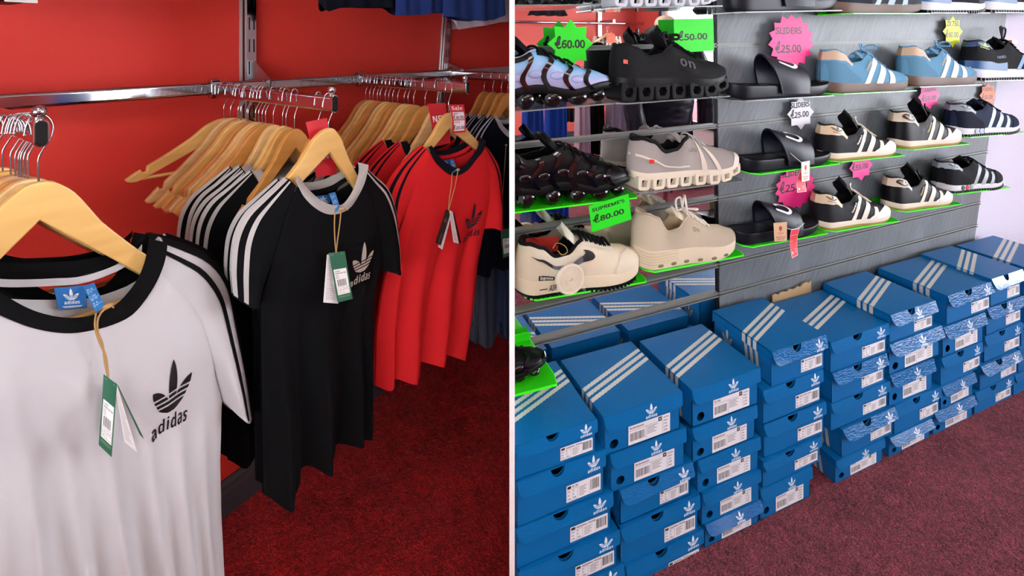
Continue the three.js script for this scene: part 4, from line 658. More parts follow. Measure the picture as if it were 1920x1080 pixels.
const C = {
  gum: { L: 0.29, W: 0.098, spring: 0.012, sole: [[0, 0.026], [0.4, 0.023], [1, 0.020]], top: TOP_LOW(0.100, 0.068, 0.090, 0.058, 0.036), soleM: mat(0x5e4638, 0.6), upM: mat(0x5d94b4, 0.9, suedeBump), linM: mat(0x5a7f96, 0.9), insM: tan, tongue: [0.40, 0.098, 1], tonM: mat(0x7db0cf, 0.8), laces: [6, 0.49, 0.73, mat(0x5f9cc4, 0.8)], bow: [[-0.03, 0.02, 0.012], [0.02, 0.026, 0.01]], extra: { stripes: [0.37, 0.066, 0.135, 0.075, mat(0xdedcdc, 0.6)], heelTab: [0.27, 0.60, mat(0xc3a68c, 0.6)], heelCup: [0.34, 0.55, mat(0x5686a3, 0.9, suedeBump)], toeCap: [0.74, 0.45, mat(0x639ec0, 0.9, suedeBump)], sideText: [0.38, 0.5, 0.42, 0.78, textMat(128, 64, g => { g.save(); g.translate(64, 40); g.rotate(-0.5); word(g, 'SPEZIAL', 0, 8, 26, '#c9a43e'); g.restore(); })] } },
  samba: { L: 0.29, W: 0.096, spring: 0.010, sole: [[0, 0.021], [0.5, 0.018], [1, 0.018]], top: TOP_LOW(0.096, 0.062, 0.086, 0.054, 0.035), soleM: mat(0xd3c6b2, 0.6), outM: mat(0xa9824a, 0.6), upM: lea(0x17181c, 0.55), linM: inM, insM: tan, tongue: [0.32, 0.135, 1], tonM: mat(0x17171a, 0.5), laces: [6, 0.49, 0.73, offW], bow: [[-0.025, 0.02, 0.014]], extra: { stripes: [0.34, 0.062, 0.135, 0.095, mat(0xdbd1c1, 0.55)], heelTab: [0.26, 0.56, mat(0xd6bc9a, 0.5)], logoHeel: emblem('#15130f'), toeCap: [0.56, 0.8, mat(0xe6e2de, 0.85)], sideText: [0.33, 0.46, 0.4, 0.72, textMat(128, 64, g => { g.save(); g.translate(64, 40); g.rotate(-0.6); word(g, 'SAMBA', 0, 8, 28, '#e8e2d4'); g.restore(); })] } },
  trail: { L: 0.29, W: 0.098, spring: 0.014, sole: [[0, 0.026], [0.4, 0.022], [1, 0.018]], top: TOP_LOW(0.094, 0.070, 0.092, 0.066, 0.046), soleM: mat(0xc9cace, 0.6), outM: M.black, teeth: true, upM: mat(0x1c2740, 0.75, { bumpMap: weave, bumpScale: 0.0005 }), linM: M.black, tongue: [0.36, 0.108, 1], laces: [6, 0.49, 0.73, mat(0x141a2c, 0.8)], extra: { stripes: [0.39, 0.055, 0.115, 0.085, mat(0x9db3c6, 0.45)], heelTab: [0.26, 0.62, mat(0x8e98a2, 0.5)], logoHeel: emblem('#181c26'), heelCup: [0.36, 0.66, mat(0x141a2a, 0.85, suedeBump)], mudguard: [0.72, mat(0x16203a, 0.85, suedeBump)], build: (K, o, parts) => { const f = [[0.22, 0x39424a], [0.29, 0x2a64b8], [0.36, 0x8d949a]]; for (const [t, col] of f) { const g = new THREE.CylinderGeometry(0.0072, 0.0072, 0.006, 20); g.rotateX(Math.PI / 2); g.translate(-K.L / 2 + K.L * t, 0.014, K.wsh(t) * 1.0); const m = parts('sole_peg', g, mat(col, 0.3)); } } } },
  zx: { L: 0.29, W: 0.1, spring: 0.014, sole: [[0, 0.033], [0.45, 0.028], [1, 0.022]], top: TOP_LOW(0.102, 0.075, 0.098, 0.066, 0.046), soleM: mat(0xc6c8ce, 0.6), outM: M.black, teeth: true, upM: mat(0x14151a, 0.8, { bumpMap: weave, bumpScale: 0.0006 }), linM: M.black, tongue: [0.36, 0.115, 1], laces: [6, 0.49, 0.73, mat(0x0e0f12, 0.7)], bow: [[-0.03, 0.018, 0.03], [0.03, -0.012, 0.028]], laceR: 0.0026, extra: { stripes: [0.50, 0.042, 0.085, 0.075, mat(0x6292c0, 0.6)], heelTab: [0.22, 0.70, mat(0x11426f, 0.4)], logoHeel: emblem('#b9c96a'), mudguard: [0.74, mat(0x3a3c42, 0.8, suedeBump)], build: (K, o, parts) => { parts('heel_clip', merge([1, -1].map(sd => patch(K, 0, 0.38, 0, u => 0.20 + 0.1 * u, sd, 0.003, 14, 4))), mat(0x0d5288, 0.5)); parts('side_badge', patch(K, 0.25, 0.37, 0.5, 0.62, 1, 0.002, 5, 3), textMat(96, 32, g => { g.strokeStyle = '#7f8ea0'; g.lineWidth = 3; g.strokeRect(3, 3, 90, 26); word(g, 'ZX 750', 48, 23, 19, '#7f8ea0'); })); } } },
  cloud: { kind: 'cloud', L: 0.29, W: 0.102, spring: 0.020, pods: 8, podHole: 'trap', sole: [[0, 0.034], [0.5, 0.031], [1, 0.024]], top: TOP_LOW(0.100, 0.070, 0.094, 0.070, 0.052), soleM: mat(0xd5c8b2, 0.65), upM: mat(0xb3a9a2, 0.85, { bumpMap: mesh3, bumpScale: 0.0008 }), linM: mat(0x0c0d0f, 0.8), collR: 0.0045, collM: mat(0x0c0d0f, 0.7), tongue: [0.40, 0.106, 1], laces: [3, 0.54, 0.66, mat(0xb0b0ae, 0.6)], laceR: 0.0016, extra: { mudguard: [0.84, mat(0xcfc6ba, 0.6)], build: (K, o, parts) => { const ov = mat(0xcdbfae, 0.6); parts('side_overlay', patch(K, v => 0.56 - 0.02 * v, v => 0.61 - 0.06 * v, 0, 0.9, 1, 0.0016), ov); parts('side_overlay', patch(K, v => 0.70 - 0.1 * v, v => 0.74 - 0.09 * v, 0, 0.8, 1, 0.0016), ov); parts('heel_line', patch(K, 0, 0.46, u => 0.42 - 0.3 * u, u => 0.49 - 0.33 * u, 1, 0.0014, 16, 3), ov); parts('side_emblem', patch(K, 0.45, 0.53, 0.35, 0.75, 1, 0.002, 4, 4), textMat(64, 96, g => { word(g, 'On', 32, 60, 44, '#6d655f'); })); parts('heel_badge', patch(K, 0.10, 0.135, 0.28, 0.38, 1, 0.003, 3, 3), mat(0xd02a20, 0.4)); } } },
  blackCloud: { kind: 'cloud', L: 0.29, W: 0.104, spring: 0.020, pods: 7, podHole: 'hex', sole: [[0, 0.046], [0.5, 0.042], [1, 0.030]], top: TOP_LOW(0.112, 0.086, 0.108, 0.080, 0.062), soleM: mat(0x101012, 0.45), upM: mat(0x111113, 0.7, { bumpMap: weave, bumpScale: 0.0005 }), linM: M.black, tongue: [0.39, 0.15, 1], tonM: mat(0x0c0c0e, 0.6), laces: [5, 0.5, 0.72, mat(0x0a0a0b, 0.6)], bow: [[-0.02, 0.012, 0.012], [0.02, 0.012, 0.008]], laceR: 0.003, extra: { build: (K, o, parts) => { parts('side_emblem', patch(K, 0.48, 0.66, 0.2, 0.62, 1, 0.002, 6, 6), textMat(96, 64, g => { word(g, 'on', 48, 46, 58, '#3c3c40'); })); parts('heel_badge', patch(K, 0.05, 0.075, 0.36, 0.46, 1, 0.003, 3, 3), mat(0xd43a20, 0.4)); } } },
  creamCloud: { L: 0.29, W: 0.106, spring: 0.016, heelRise: 0.008, sole: [[0, 0.044], [0.45, 0.038], [1, 0.026]], top: TOP_LOW(0.124, 0.078, 0.106, 0.072, 0.054), soleM: mat(0xd6c6ab, 0.65), upM: mat(0xd3c2a8, 0.85, { bumpMap: mesh3, bumpScale: 0.0006 }), linM: mat(0xcdb592, 0.85), insM: tan, tongue: [0.36, 0.128, 1], tonM: mat(0xd8cbb2, 0.8), laces: [6, 0.48, 0.72, mat(0xe0d9cb, 0.75)], laceR: 0.0026, bow: [[-0.03, 0.015, 0.028], [-0.012, 0.028, 0.034], [0.03, 0.02, 0.0]], extra: { build: (K, o, parts) => { const g = []; for (let k = 0; k < 5; k++) { const y = 0.012 + k * 0.006; g.push(grid((u, v) => { const t = u * 0.34; return V((-K.L / 2 + K.L * t) * 1.0 - 0.0015, y + v * 0.003 + K.spring(t), K.wsh(t) * 1.045 + 0.0012 * Math.sin(v * 3.14)); }, 20, 2)); } parts('sole_ridge', merge(g), mat(0xcbb896, 0.7)); for (let k = 0; k < 6; k++) { const t = 0.17 + k * 0.125, c = new THREE.SphereGeometry(1, 14, 8); c.scale(0.008, 0.0035, 0.003); c.translate(-K.L / 2 + K.L * t, 0.008 + K.spring(t), K.wsh(t) * 1.005); parts('sole_vent', c, mat(0x7a6448, 0.8)); } parts('side_emblem', patch(K, 0.48, 0.55, 0.3, 0.7, 1, 0.002, 4, 4), textMat(64, 96, g => { word(g, 'On', 32, 60, 44, '#8d8171'); })); } } },
  court: { L: 0.30, W: 0.108, spring: 0.012, sole: [[0, 0.033], [0.5, 0.029], [1, 0.026]], top: TOP_LOW(0.098, 0.070, 0.094, 0.074, 0.056), soleM: mat(0xd9c9ab, 0.6), outM: M.black, teeth: true, upM: lea(0xd6c7ac, 0.5), linM: mat(0x0d0c0d, 0.85), collR: 0.004, collM: mat(0x0c0c0e, 0.8), tongue: [0.34, 0.128, 1], tonM: mat(0xd9d2c2, 0.6), laces: [7, 0.48, 0.74, mat(0x121212, 0.7)], laceR: 0.0034, extra: { mudguard: [0.70, lea(0xdacdb4, 0.5)], eyestay: lea(0xe0d6c2, 0.5), build: (K, o, parts) => { const sw = textMat(256, 128, g => { g.fillStyle = '#131316'; g.beginPath(); g.moveTo(2, 26); g.bezierCurveTo(70, 44, 140, 54, 200, 50); g.bezierCurveTo(214, 42, 212, 26, 200, 16); g.bezierCurveTo(240, 10, 262, 52, 234, 80); g.bezierCurveTo(190, 112, 70, 88, 2, 26); g.fill(); }); parts('side_mark', patch(K, 0.06, 0.58, 0.22, 0.72, 1, 0.0036, 40, 16), sw); parts('side_lettering', patch(K, 0.12, 0.24, 0.06, 0.18, 1, 0.0022, 6, 3), textMat(128, 32, g => { g.fillStyle = '#1a1414'; g.fillRect(0, 2, 128, 28); word(g, 'Supreme', 64, 24, 25, '#f2eee6'); })); parts('sole_lettering', grid((u, v) => { const t = lerp(0.13, 0.33, u); return V(-K.L / 2 + K.L * t, 0.008 + 0.018 * v + K.spring(t), K.wsh(t) * 1.03 + 0.001); }, 8, 2), textMat(192, 40, g => { g.fillStyle = '#201a16'; g.fillRect(0, 20, 56, 4); g.fillRect(134, 20, 58, 4); word(g, 'AIR', 95, 33, 34, '#201a16', 'italic bold'); })); parts('insole_mark', grid((u, v) => { const t = lerp(0.1, 0.36, u); return V(-K.L / 2 + K.L * t, K.soleTop(t) + 0.045, -K.wsh(t) * 0.68 + 0.001 + (1 - v) * 0.002).add(V(0, (v - 0.5) * 0.03, 0)); }, 8, 3), mat(0xb5261f, 0.6)); } } },
  bubble: { kind: 'bubble', L: 0.31, W: 0.104, spring: 0.014, sole: [[0, 0.05], [0.5, 0.044], [1, 0.034]], top: [[0, 0.128], [0.08, 0.128], [0.22, 0.105], [0.36, 0.112], [0.48, 0.128], [0.74, 0.092], [0.88, 0.078], [1, 0.062]], linM: M.black, tongue: [0.36, 0.165, 1], tonM: mat(0x0d0d10, 0.75), laces: [5, 0.5, 0.74, mat(0x0b0b0d, 0.6)], laceR: 0.003, extra: {} },
};
const ribs = (col, glossM) => (K, o, parts) => {
  for (let k = 0; k < 6; k++) { const t0 = 0.16 + k * 0.13; for (const sd of [1, -1]) { const f = w => t0 - 0.05 * Math.sin(w * 5.2 + 0.4) - 0.06 * w; parts('cage_rib', patch(K, v => f(v), v => f(v) + 0.034, 0.0, 0.96, sd, 0.004, 3, 16), glossM);
    if (sd > 0 && k < 5) { const t = t0 + 0.035, p = K.S(t, 0.32, 1), n = K.N(t, 0.32, 1), g = new THREE.SphereGeometry(1, 16, 10); g.scale(0.013, 0.009, 0.005); const q = new THREE.Quaternion().setFromUnitVectors(V(0, 0, 1), n); g.applyQuaternion(q); g.translate(p.x + n.x * 0.001, p.y + n.y * 0.001, p.z + n.z * 0.001); parts('cage_pod', g, col); } } }
  parts('collar_panel', merge([1, -1].map(sd => patch(K, 0, 0.56, u => 0.7 + 0.1 * u, 1, sd, 0.0018, 14, 5))), M.black);
  parts('toe_bumper', merge([1, -1].map(sd => patch(K, v => 0.93 + 0.03 * v, 1, 0, 0.7, sd, 0.003, 6, 6))), glossM);
};
const blueFade = mat(0xffffff, 0.38, { map: canvas(256, 64, g => { const a = g.createLinearGradient(0, 0, 0, 64); a.addColorStop(0, '#4f9ac4'); a.addColorStop(0.45, '#8fb2d6'); a.addColorStop(0.8, '#9b9cc0'); a.addColorStop(1, '#8c86a6'); g.fillStyle = a; g.fillRect(0, 0, 256, 64); }) });
C.bubbleBlue = { ...C.bubble, upM: blueFade, extra: { build: ribs(mat(0x9a9cc2, 0.35), M.blackGloss) } };
C.bubbleBlack = { ...C.bubble, upM: mat(0x0b0b0d, 0.32), extra: { build: ribs(mat(0x0d0d0f, 0.15, { clearcoat: 1 }), M.blackGloss) } };
C.gumDark = { ...C.gum, upM: mat(0x2b3640, 0.9, suedeBump), extra: { ...C.gum.extra, stripes: [0.36, 0.06, 0.14, 0.09, mat(0x9fb6c2, 0.6)], heelTab: null, heelCup: [0.34, 0.55, mat(0x27313a, 0.9, suedeBump)], toeCap: [0.74, 0.5, mat(0x38434b, 0.9, suedeBump)] } };
C.sambaLeather = { ...C.samba, upM: lea(0x101114, 0.28), extra: { ...C.samba.extra, logoHeel: textMat(128, 128, g => { g.fillStyle = '#1a1512'; g.beginPath(); g.ellipse(64, 70, 62, 54, 0, 0, 7); g.fill(); trefoil(g, 64, 92, 84, '#d8b894', '#1a1512'); }), heelTab: [0.26, 0.56, mat(0xd5c3ac, 0.45)], sideText: [0.33, 0.46, 0.4, 0.72, textMat(128, 64, g => { g.save(); g.translate(64, 40); g.rotate(-0.6); word(g, 'SAMBA', 0, 8, 28, '#c2a23f'); g.restore(); })] }, laces: [6, 0.49, 0.73, M.black] };
C.trailBlack = { ...C.trail, upM: mat(0x17181c, 0.8, { bumpMap: weave, bumpScale: 0.0005 }), extra: { ...C.trail.extra, stripes: [0.39, 0.055, 0.115, 0.085, mat(0x8d959c, 0.45)], heelCup: [0.36, 0.66, mat(0x131418, 0.85, suedeBump)], mudguard: [0.72, mat(0x1b1c20, 0.8, suedeBump)], build: (K, o, parts) => { for (const [t, col] of [[0.22, 0x39424a], [0.29, 0xc02a2a], [0.36, 0x8d949a]]) { const g = new THREE.CylinderGeometry(0.0072, 0.0072, 0.006, 20); g.rotateX(Math.PI / 2); g.translate(-K.L / 2 + K.L * t, 0.014, K.wsh(t)); parts('sole_peg', g, mat(col, 0.3)); } } } };
C.cloudGrey = { ...C.cloud, soleM: mat(0xb9bac0, 0.6), upM: mat(0x3a3633, 0.8), extra: {} };
C.zxNavy = { ...C.zx, upM: mat(0x1a1c2a, 0.85, suedeBump), extra: { ...C.zx.extra, stripes: null } };
function makeSlider(label, group) {
  const o = thing('slider', label, 'slider', group), K = shoeCore({ L: 0.28, W: 0.11, spring: 0.014, heelRise: 0.006, sole: [[0, 0.03], [0.3, 0.027], [0.7, 0.022], [1, 0.017]], top: [[0, 0.03], [1, 0.03]] });
  const nav = mat(0x0b0d18, 0.42, { specularIntensity: 0.5 }), top = mat(0x080a12, 0.6, { bumpMap: mesh3, bumpScale: 0.0008 });
  loftSole(K, [[t => K.spring(t), 0.92], [t => K.spring(t) + 0.005, 1.0], [t => K.soleTop(t) - 0.004, 1.03], [t => K.soleTop(t), 1.0]], nav, 'sole', o);
  mesh('footbed', grid((u, v) => { const t = (1 - Math.cos(Math.PI * u)) / 2 * 0.97 + 0.015, k = 1 - 2 * v; return V(-K.L / 2 + K.L * t, K.soleTop(t) + 0.0015 - 0.004 * (1 - k * k) * (t < 0.4 ? 1 : 0.3), k * K.wsh(t) * 0.93); }, 30, 10), top, o);
  const arch = (u, v, off) => { const t = lerp(0.42, 0.67, u) + 0.03 * Math.sin(v * Math.PI) * (1 - 2 * u) * -1.0, a = Math.PI * (1 - v), w = K.wsh(lerp(0.5, 0.78, u)) * 1.05 + off, h = lerp(0.082, 0.056, u) * (1 + 0.0) + off; return V(-K.L / 2 + K.L * t - 0.02 * Math.sin(a) * (1 - u), K.soleTop(t) * 0.35 + Math.pow(Math.sin(a), 0.8) * h, Math.cos(a) * w); };
  const g = merge([grid((u, v) => arch(u, v, 0.004), 12, 28), grid((u, v) => arch(1 - u, v, 0), 12, 28), grid((u, v) => arch(0, u, v * 0.004), 28, 1), grid((u, v) => arch(1, 1 - u, v * 0.004), 28, 1)]);
  const st = mesh('strap', g, mat(0x0e1120, 0.4, { specularIntensity: 0.6 }), o);
  mesh('strap_rim', merge([tube(Array.from({ length: 25 }, (_, k) => arch(0, k / 24, 0.002)), 0.003, 48, 6), tube(Array.from({ length: 25 }, (_, k) => arch(1, k / 24, 0.002)), 0.0026, 48, 6)]), nav, o);
  mesh('strap_print', grid((u, v) => arch(lerp(0.12, 0.85, u), lerp(0.80, 0.46, v), 0.0055), 12, 12), textMat(128, 128, q => { q.strokeStyle = '#eceef2'; q.lineWidth = 15; q.lineCap = 'round'; q.beginPath(); q.arc(74, 66, 36, -2.6, 1.6); q.stroke(); q.beginPath(); q.moveTo(70, 100); q.lineTo(30, 88); q.stroke(); }), o);
  return o;
}
// every shoe: [kind, heel x, heel y, toe x, toe y (foot line), heel-top px height, label, shelf colour, q]
const greenS = 'green acrylic shelves', clearS = 'clear acrylic shelves';
const SHOES = [
  ['bubbleBlack', 905, 14, 1120, 10, 96, 'black bubble-sole runner on the top shelf above the green star', 'c'],
  ['cloudGrey', 1136, 18, 1342, 12, 96, 'dark trainer with grey hollow-pod sole on the top shelf, above the green square', 'c'],
  ['slider', 1362, 26, 1562, 20, 0, 'navy slider on the top shelf above the pink star', 'c'],
  ['gumDark', 1556, 27, 1718, 26, 80, 'dark suede trainer with brown gum sole on the top shelf', 'g'],
  ['zxNavy', 1711, 26, 1834, 25, 72, 'dark navy trainer with white midsole on the top shelf', 'c'],
  ['zx', 1829, 25, 1962, 25, 72, 'black and blue trainer with toothed sole at the top right corner', 'c'],
  ['bubbleBlue', 850, 215, 1144, 188, 114, 'silver-blue runner with black wavy ribs and bubble sole below the green star', 'c'],
  ['blackCloud', 1146, 192, 1356, 176, 108, 'all-black runner with hollow pod sole below the green square card', 'c'],
  ['slider', 1362, 187, 1547, 176, 0, 'navy slider under the large pink star, second row', 'c'],
  ['gum', 1539, 174, 1692, 168, 80, 'light blue suede trainer with gum sole beside the pink star', 'g'],
  ['gum', 1689, 161, 1820, 157, 74, 'light blue suede trainer with gum sole below the yellow star', 'c'],
  ['zx', 1810, 150, 1945, 147, 74, 'black trainer with three blue stripes at the right end of the second row', 'c'],
  ['bubbleBlack', 915, 391, 1176, 362, 108, 'glossy black bubble-sole runner in the third row, left end', 'g'],
  ['cloud', 1178, 354, 1378, 331, 96, 'pale grey mesh runner with hollow pod sole in front of the mirror', 'c'],
  ['slider', 1384, 322, 1549, 301, 0, 'navy slider with red and white tag below the silver star', 'g'],
  ['samba', 1536, 299, 1669, 287, 66, 'black suede trainer with cream stripes and tall tongue, third row', 'g'],
  ['sambaLeather', 1673, 277, 1791, 266, 68, 'shiny black leather trainer with white toe below the pink star, third row', 'g'],
  ['trail', 1779, 254, 1898, 246, 60, 'navy trainer with pale blue stripes below the orange star', 'g'],
  ['court', 965, 549, 1192, 516, 96, 'cream leather trainer with dark side mark and black laces, lower left', 'g'],
  ['creamCloud', 1187, 500, 1371, 468, 102, 'all-cream chunky runner right of the cream leather one', 'g'],
  ['slider', 1369, 455, 1526, 429, 0, 'navy slider with beige and red tags on the lowest row', 'g'],
  ['samba', 1526, 427, 1659, 407, 66, 'black suede trainer with cream stripes on the lowest row', 'g'],
  ['sambaLeather', 1661, 391, 1774, 377, 60, 'black leather trainer with white toe on the lowest row', 'g'],
  ['trailBlack', 1756, 358, 1867, 347, 56, 'black trainer with grey stripes and red peg on the lowest row', 'g'],
  ['bubbleBlack', 800, 742, 1020, 690, 70, 'black runner toe jutting in at the lower left above the blue boxes', 'g'],
];
const proto = {}, shelfProto = {}; let shelfN = 0;
SHOES.forEach(([kind, x0, y0, x1, y1, hp, label, sh], i) => {
  const last = i === SHOES.length - 1, q = last ? 0.12 : 0.062, a = RW.at(x0, y0, q), b = RW.at(x1, y1, q), len = b.s - a.s, base = (a.h + b.h) / 2, sm = (a.s + b.s) / 2;
  const slope = Math.atan2(b.h - a.h, len) * 0.8;
  let o; const first = !proto[kind];
  if (first) { o = proto[kind] = kind === 'slider' ? makeSlider(label) : makeShoe(C[kind], 'trainer', label); } else o = copy(proto[kind], label);
  const L = kind === 'slider' ? 0.28 : C[kind].L, hh = kind === 'slider' ? 1 : C[kind].top[1][1];
  const dm = (a.d + b.d) / 2, sy = hp ? hp * a.d / F / hh : len / L * 0.92, sx = len / L;
  o.scale.set(sx, sy, Math.min(kind === 'slider' ? 0.88 : 1.0, sx * 0.82)); RW.put(o, sm, base + 0.0022, q, 0); o.rotation.order = 'YXZ'; o.rotation.z = slope;
  const g = sh === 'g', key = g ? 'g' : 'c';
  const place = (label.match(/below|under|above|beside|right of|in front of|with/) ? label : label);
  const sl = `${g ? 'neon green' : 'clear'} acrylic shelf carrying the ${label.replace(/,.*$/, '').split(' ').slice(0, 11).join(' ')}`.split(' ').slice(0, 16).join(' ');
  let s; if (!shelfProto[key]) s = shelfProto[key] = makeShelf('acrylic_shelf', sl, g ? M.acryl : M.clear, g ? M.acrylEdge : M.clearEdge, 0.36, g ? greenS : clearS); else s = copy(shelfProto[key], sl);
  s.scale.set(len * 0.98 / 0.36, 1, last ? 1.7 : 1); RW.put(s, sm - 0.005 + (g ? 0.02 : 0), base, 0.001, 0); s.rotation.order = 'YXZ'; s.rotation.z = slope;
  o._clip = s._clip = x0 < 1000; 
});
scene.children.filter(o => o._clip).forEach(o => clipX(o, 1));
// ---------------------------------------------------------------- price stars and cards on the wall
function starShape(n, r0, r1, w, h) { const p = []; for (let k = 0; k < n * 2; k++) { const a = Math.PI / 2 + k * Math.PI / n, r = k % 2 ? r1 : r0; p.push([Math.cos(a) * r * w / 2, Math.sin(a) * r * h / 2]); } return shapeOf(p); }
function priceTag(label, cx, cy, w, h, q, n, col, lines, rot = 0, inner = 0.8) {
  const A = RW.at(cx, cy, q), L = RW.at(cx - w / 2, cy, q), T = RW.at(cx, cy - h / 2, q), Rr = RW.at(cx + w / 2, cy, q), W = Rr.s - L.s, HH = 2 * (T.h - A.h), o = thing(n ? 'price_star' : 'price_card', label, n ? 'price star' : 'price card');
  RW.put(o, (L.s + Rr.s) / 2, A.h, q); o.rotation.order = 'YXZ'; o.rotation.z = rot;
  const sh = n ? starShape(n, 1, inner, W, HH) : shapeOf([[-W / 2, -HH / 2], [W / 2, -HH / 2], [W / 2, HH / 2], [-W / 2, HH / 2]]);
  const tex = canvas(256, 256, g => { g.fillStyle = col; g.fillRect(0, 0, 256, 256); for (const [t, x, y, s, lw] of lines) hand(g, t, x, y, s, '#1d1216', lw * 1.5); });
  const g = extr(sh, 0.0012, 0, 2); fitUV(g, -W / 2, W / 2, -HH / 2, HH / 2); mesh('card', g, mat(0xffffff, 0.55, { map: tex }), o);
  return o;
}
priceTag('bright green eight-pointed star priced 60.00 at the upper left', 1069, 82, 86, 92, 0.03, 8, '#17d60e', [['£60.00', 128, 148, 54, 6]], 0, 0.72);
priceTag('bright green square card priced 50.00 above the black runner', 1301, 66, 74, 62, 0.03, 0, '#17d60e', [['£50.00', 120, 160, 62, 6]], 0.03);
priceTag('green square card lettered with an eighty pound price in front of the mirror', 1144, 399, 75, 50, 0.118, 0, '#15d40c', [["SUPREME'S", 120, 66, 42, 4], ['£80.00', 118, 172, 64, 6]], 0.14);
priceTag('large pink many-pointed star for sliders, the topmost pink one', 1483, 78, 86, 104, 0.03, 15, '#ee2f86', [['SLIDERS', 112, 92, 40, 3], ['£25.00', 112, 176, 46, 4]], 0.0, 0.82);
priceTag('yellow star with a sixty pound price at the top right', 1786, 59, 37, 60, 0.02, 8, '#e2ee1c', [['ZX 750', 128, 84, 52, 5], ['£60.00', 122, 172, 54, 5]], 0, 0.72);
priceTag('silver-grey star for sliders below the second row navy slider', 1501, 212, 50, 62, 0.018, 8, '#dcdbe3', [['SLIDERS', 122, 82, 50, 6], ['£25.00', 120, 158, 56, 6]], 0.02, 0.76);
priceTag('small pink star below the blue suede trainer with fifty-five pound price', 1742, 180, 42, 50, 0.018, 8, '#ea3d93', [['SAMBA!', 128, 84, 48, 5], ['£55.00', 126, 168, 54, 5]], 0.04, 0.78);
priceTag('small orange star above the navy trainer at the right edge', 1852, 178, 31, 46, 0.014, 8, '#f5794a', [['TOOAS', 120, 84, 50, 5], ['£50.00', 120, 168, 54, 5]], 0, 0.74);
priceTag('large pink many-pointed star for sliders, the lower one', 1491, 352, 76, 82, 0.012, 15, '#ea2a80', [['SLIDERS', 112, 56, 40, 3], ['£25.00', 116, 142, 56, 4]], 0.02, 0.84);
priceTag('small pink star between the two black suede trainers', 1614, 312, 44, 54, 0.016, 8, '#ea3d93', [['SAMBA!', 122, 66, 50, 5], ['£55.00', 120, 150, 58, 5]], 0.02, 0.76);
// tags on the sliders
const comfortTex = canvas(96, 128, g => { g.fillStyle = '#efe9e2'; g.fillRect(0, 0, 96, 128); g.fillStyle = '#d2452f'; g.beginPath(); g.ellipse(48, 40, 12, 16, 0, 0, 7); g.fill(); g.fillRect(46, 44, 4, 24); g.strokeStyle = '#d2452f'; g.lineWidth = 2; g.beginPath(); g.moveTo(24, 66); g.quadraticCurveTo(48, 82, 72, 66); g.moveTo(24, 74); g.quadraticCurveTo(48, 88, 72, 74); g.stroke(); word(g, 'ENHANCED', 48, 104, 13, '#b5472f'); word(g, 'COMFORT', 48, 118, 13, '#b5472f'); });
const sizeRed = canvas(64, 192, g => { g.fillStyle = '#e2434c'; g.fillRect(0, 0, 64, 192); g.fillStyle = '#f7e8e6'; g.fillRect(4, 44, 56, 2); g.font = 'bold 24px sans-serif'; g.fillText('9', 8, 172); g.font = '12px sans-serif'; g.fillText('44', 40, 150); g.fillText('28', 40, 166); g.fillText('US', 8, 90); g.strokeStyle = '#f5dedc'; g.lineWidth = 3; g.strokeRect(1, 1, 62, 190); });
const rl = (list, q, A) => list.map(([x, y, dq = 0]) => { const p = RW.at(x, y, q + dq); return V(p.s - A.s, p.h - A.h, p.q - A.q); });
function sliderTag(label, q, top, string, paper, red, cm) {
  const A = RW.at(top[0], top[1], q), o = thing('size_tag', label, 'shoe tag', 'tags tied to sliders'); RW.put(o, A.s, A.h, q);
  mesh('string', tube(rl(string, q, A), 0.0008, 12, 5), M.card, o); mesh('comfort_card', plateGeo(rl(paper, q, A), 0.001), mat(cm, 0.7, { map: comfortTex }), o); mesh('size_card', plateGeo(rl(red, q - 0.003, A), 0.0008, -0.006), mat(0xffffff, 0.5, { map: sizeRed }), o);
}
sliderTag('white and red card tag hanging from the third row slider', 0.125, [1482, 287], [[1482, 287, -0.01], [1490, 294], [1502, 304], [1510, 308]], [[1502, 304], [1518, 301], [1517, 338], [1503, 341]], [[1499, 322], [1514, 320], [1512, 359], [1495, 361]], 0xffffff);
sliderTag('beige card and long red tag hanging from the lowest slider', 0.125, [1463, 421], [[1463, 421], [1472, 426], [1482, 430], [1498, 427], [1508, 418, -0.01]], [[1450, 418], [1475, 416], [1475, 451], [1452, 453]], [[1483, 431], [1499, 428], [1496, 478], [1485, 484]], 0xd8b894);
{ // spare lace coil in a clear bag hanging on the cream trainer
  const q = 0.135, A = RW.at(1068, 522, q), o = thing('lace_coil', 'coil of flat cream lace in a clear plastic bag on the cream trainer', 'shoe lace'); RW.put(o, A.s, A.h, q);
  const pts = []; for (let k = 0; k <= 200; k++) { const a = k / 200 * Math.PI * 2 * 7, r = 0.004 + 0.029 * k / 200; pts.push([Math.cos(a) * r, Math.sin(a) * r]); }
  const g = []; for (const z of [0, 0.006]) g.push(tube(pts.map(p => V(p[0], p[1], z)), 0.0022, 400, 5)); mesh('coil', merge(g), mat(0xdccbb0, 0.8), o);
  mesh('coil_rim', new THREE.TorusGeometry(0.034, 0.004, 8, 40).scale(1, 1, 1.6).translate(0, 0, 0.003), mat(0xdccbb0, 0.8), o);
  mesh('plastic_bag', plateGeo(rl([[1032, 484], [1092, 478], [1096, 542], [1044, 550]], q + 0.014, A), 0.0004, 0.004), M.bag, o);
  mesh('bag_corner', plateGeo(rl([[1082, 530], [1095, 535], [1098, 546], [1080, 541]], q + 0.012, A), 0.0004, 0.004), M.bag, o);
  mesh('loop', tube(rl([[1036, 466, -0.01], [1044, 456, -0.01], [1060, 462, 0], [1064, 472, 0.004], [1054, 478, 0.004], [1046, 470, 0]], q, A), 0.001, 20, 5), M.twine, o);
  clipX(o, 1);
}

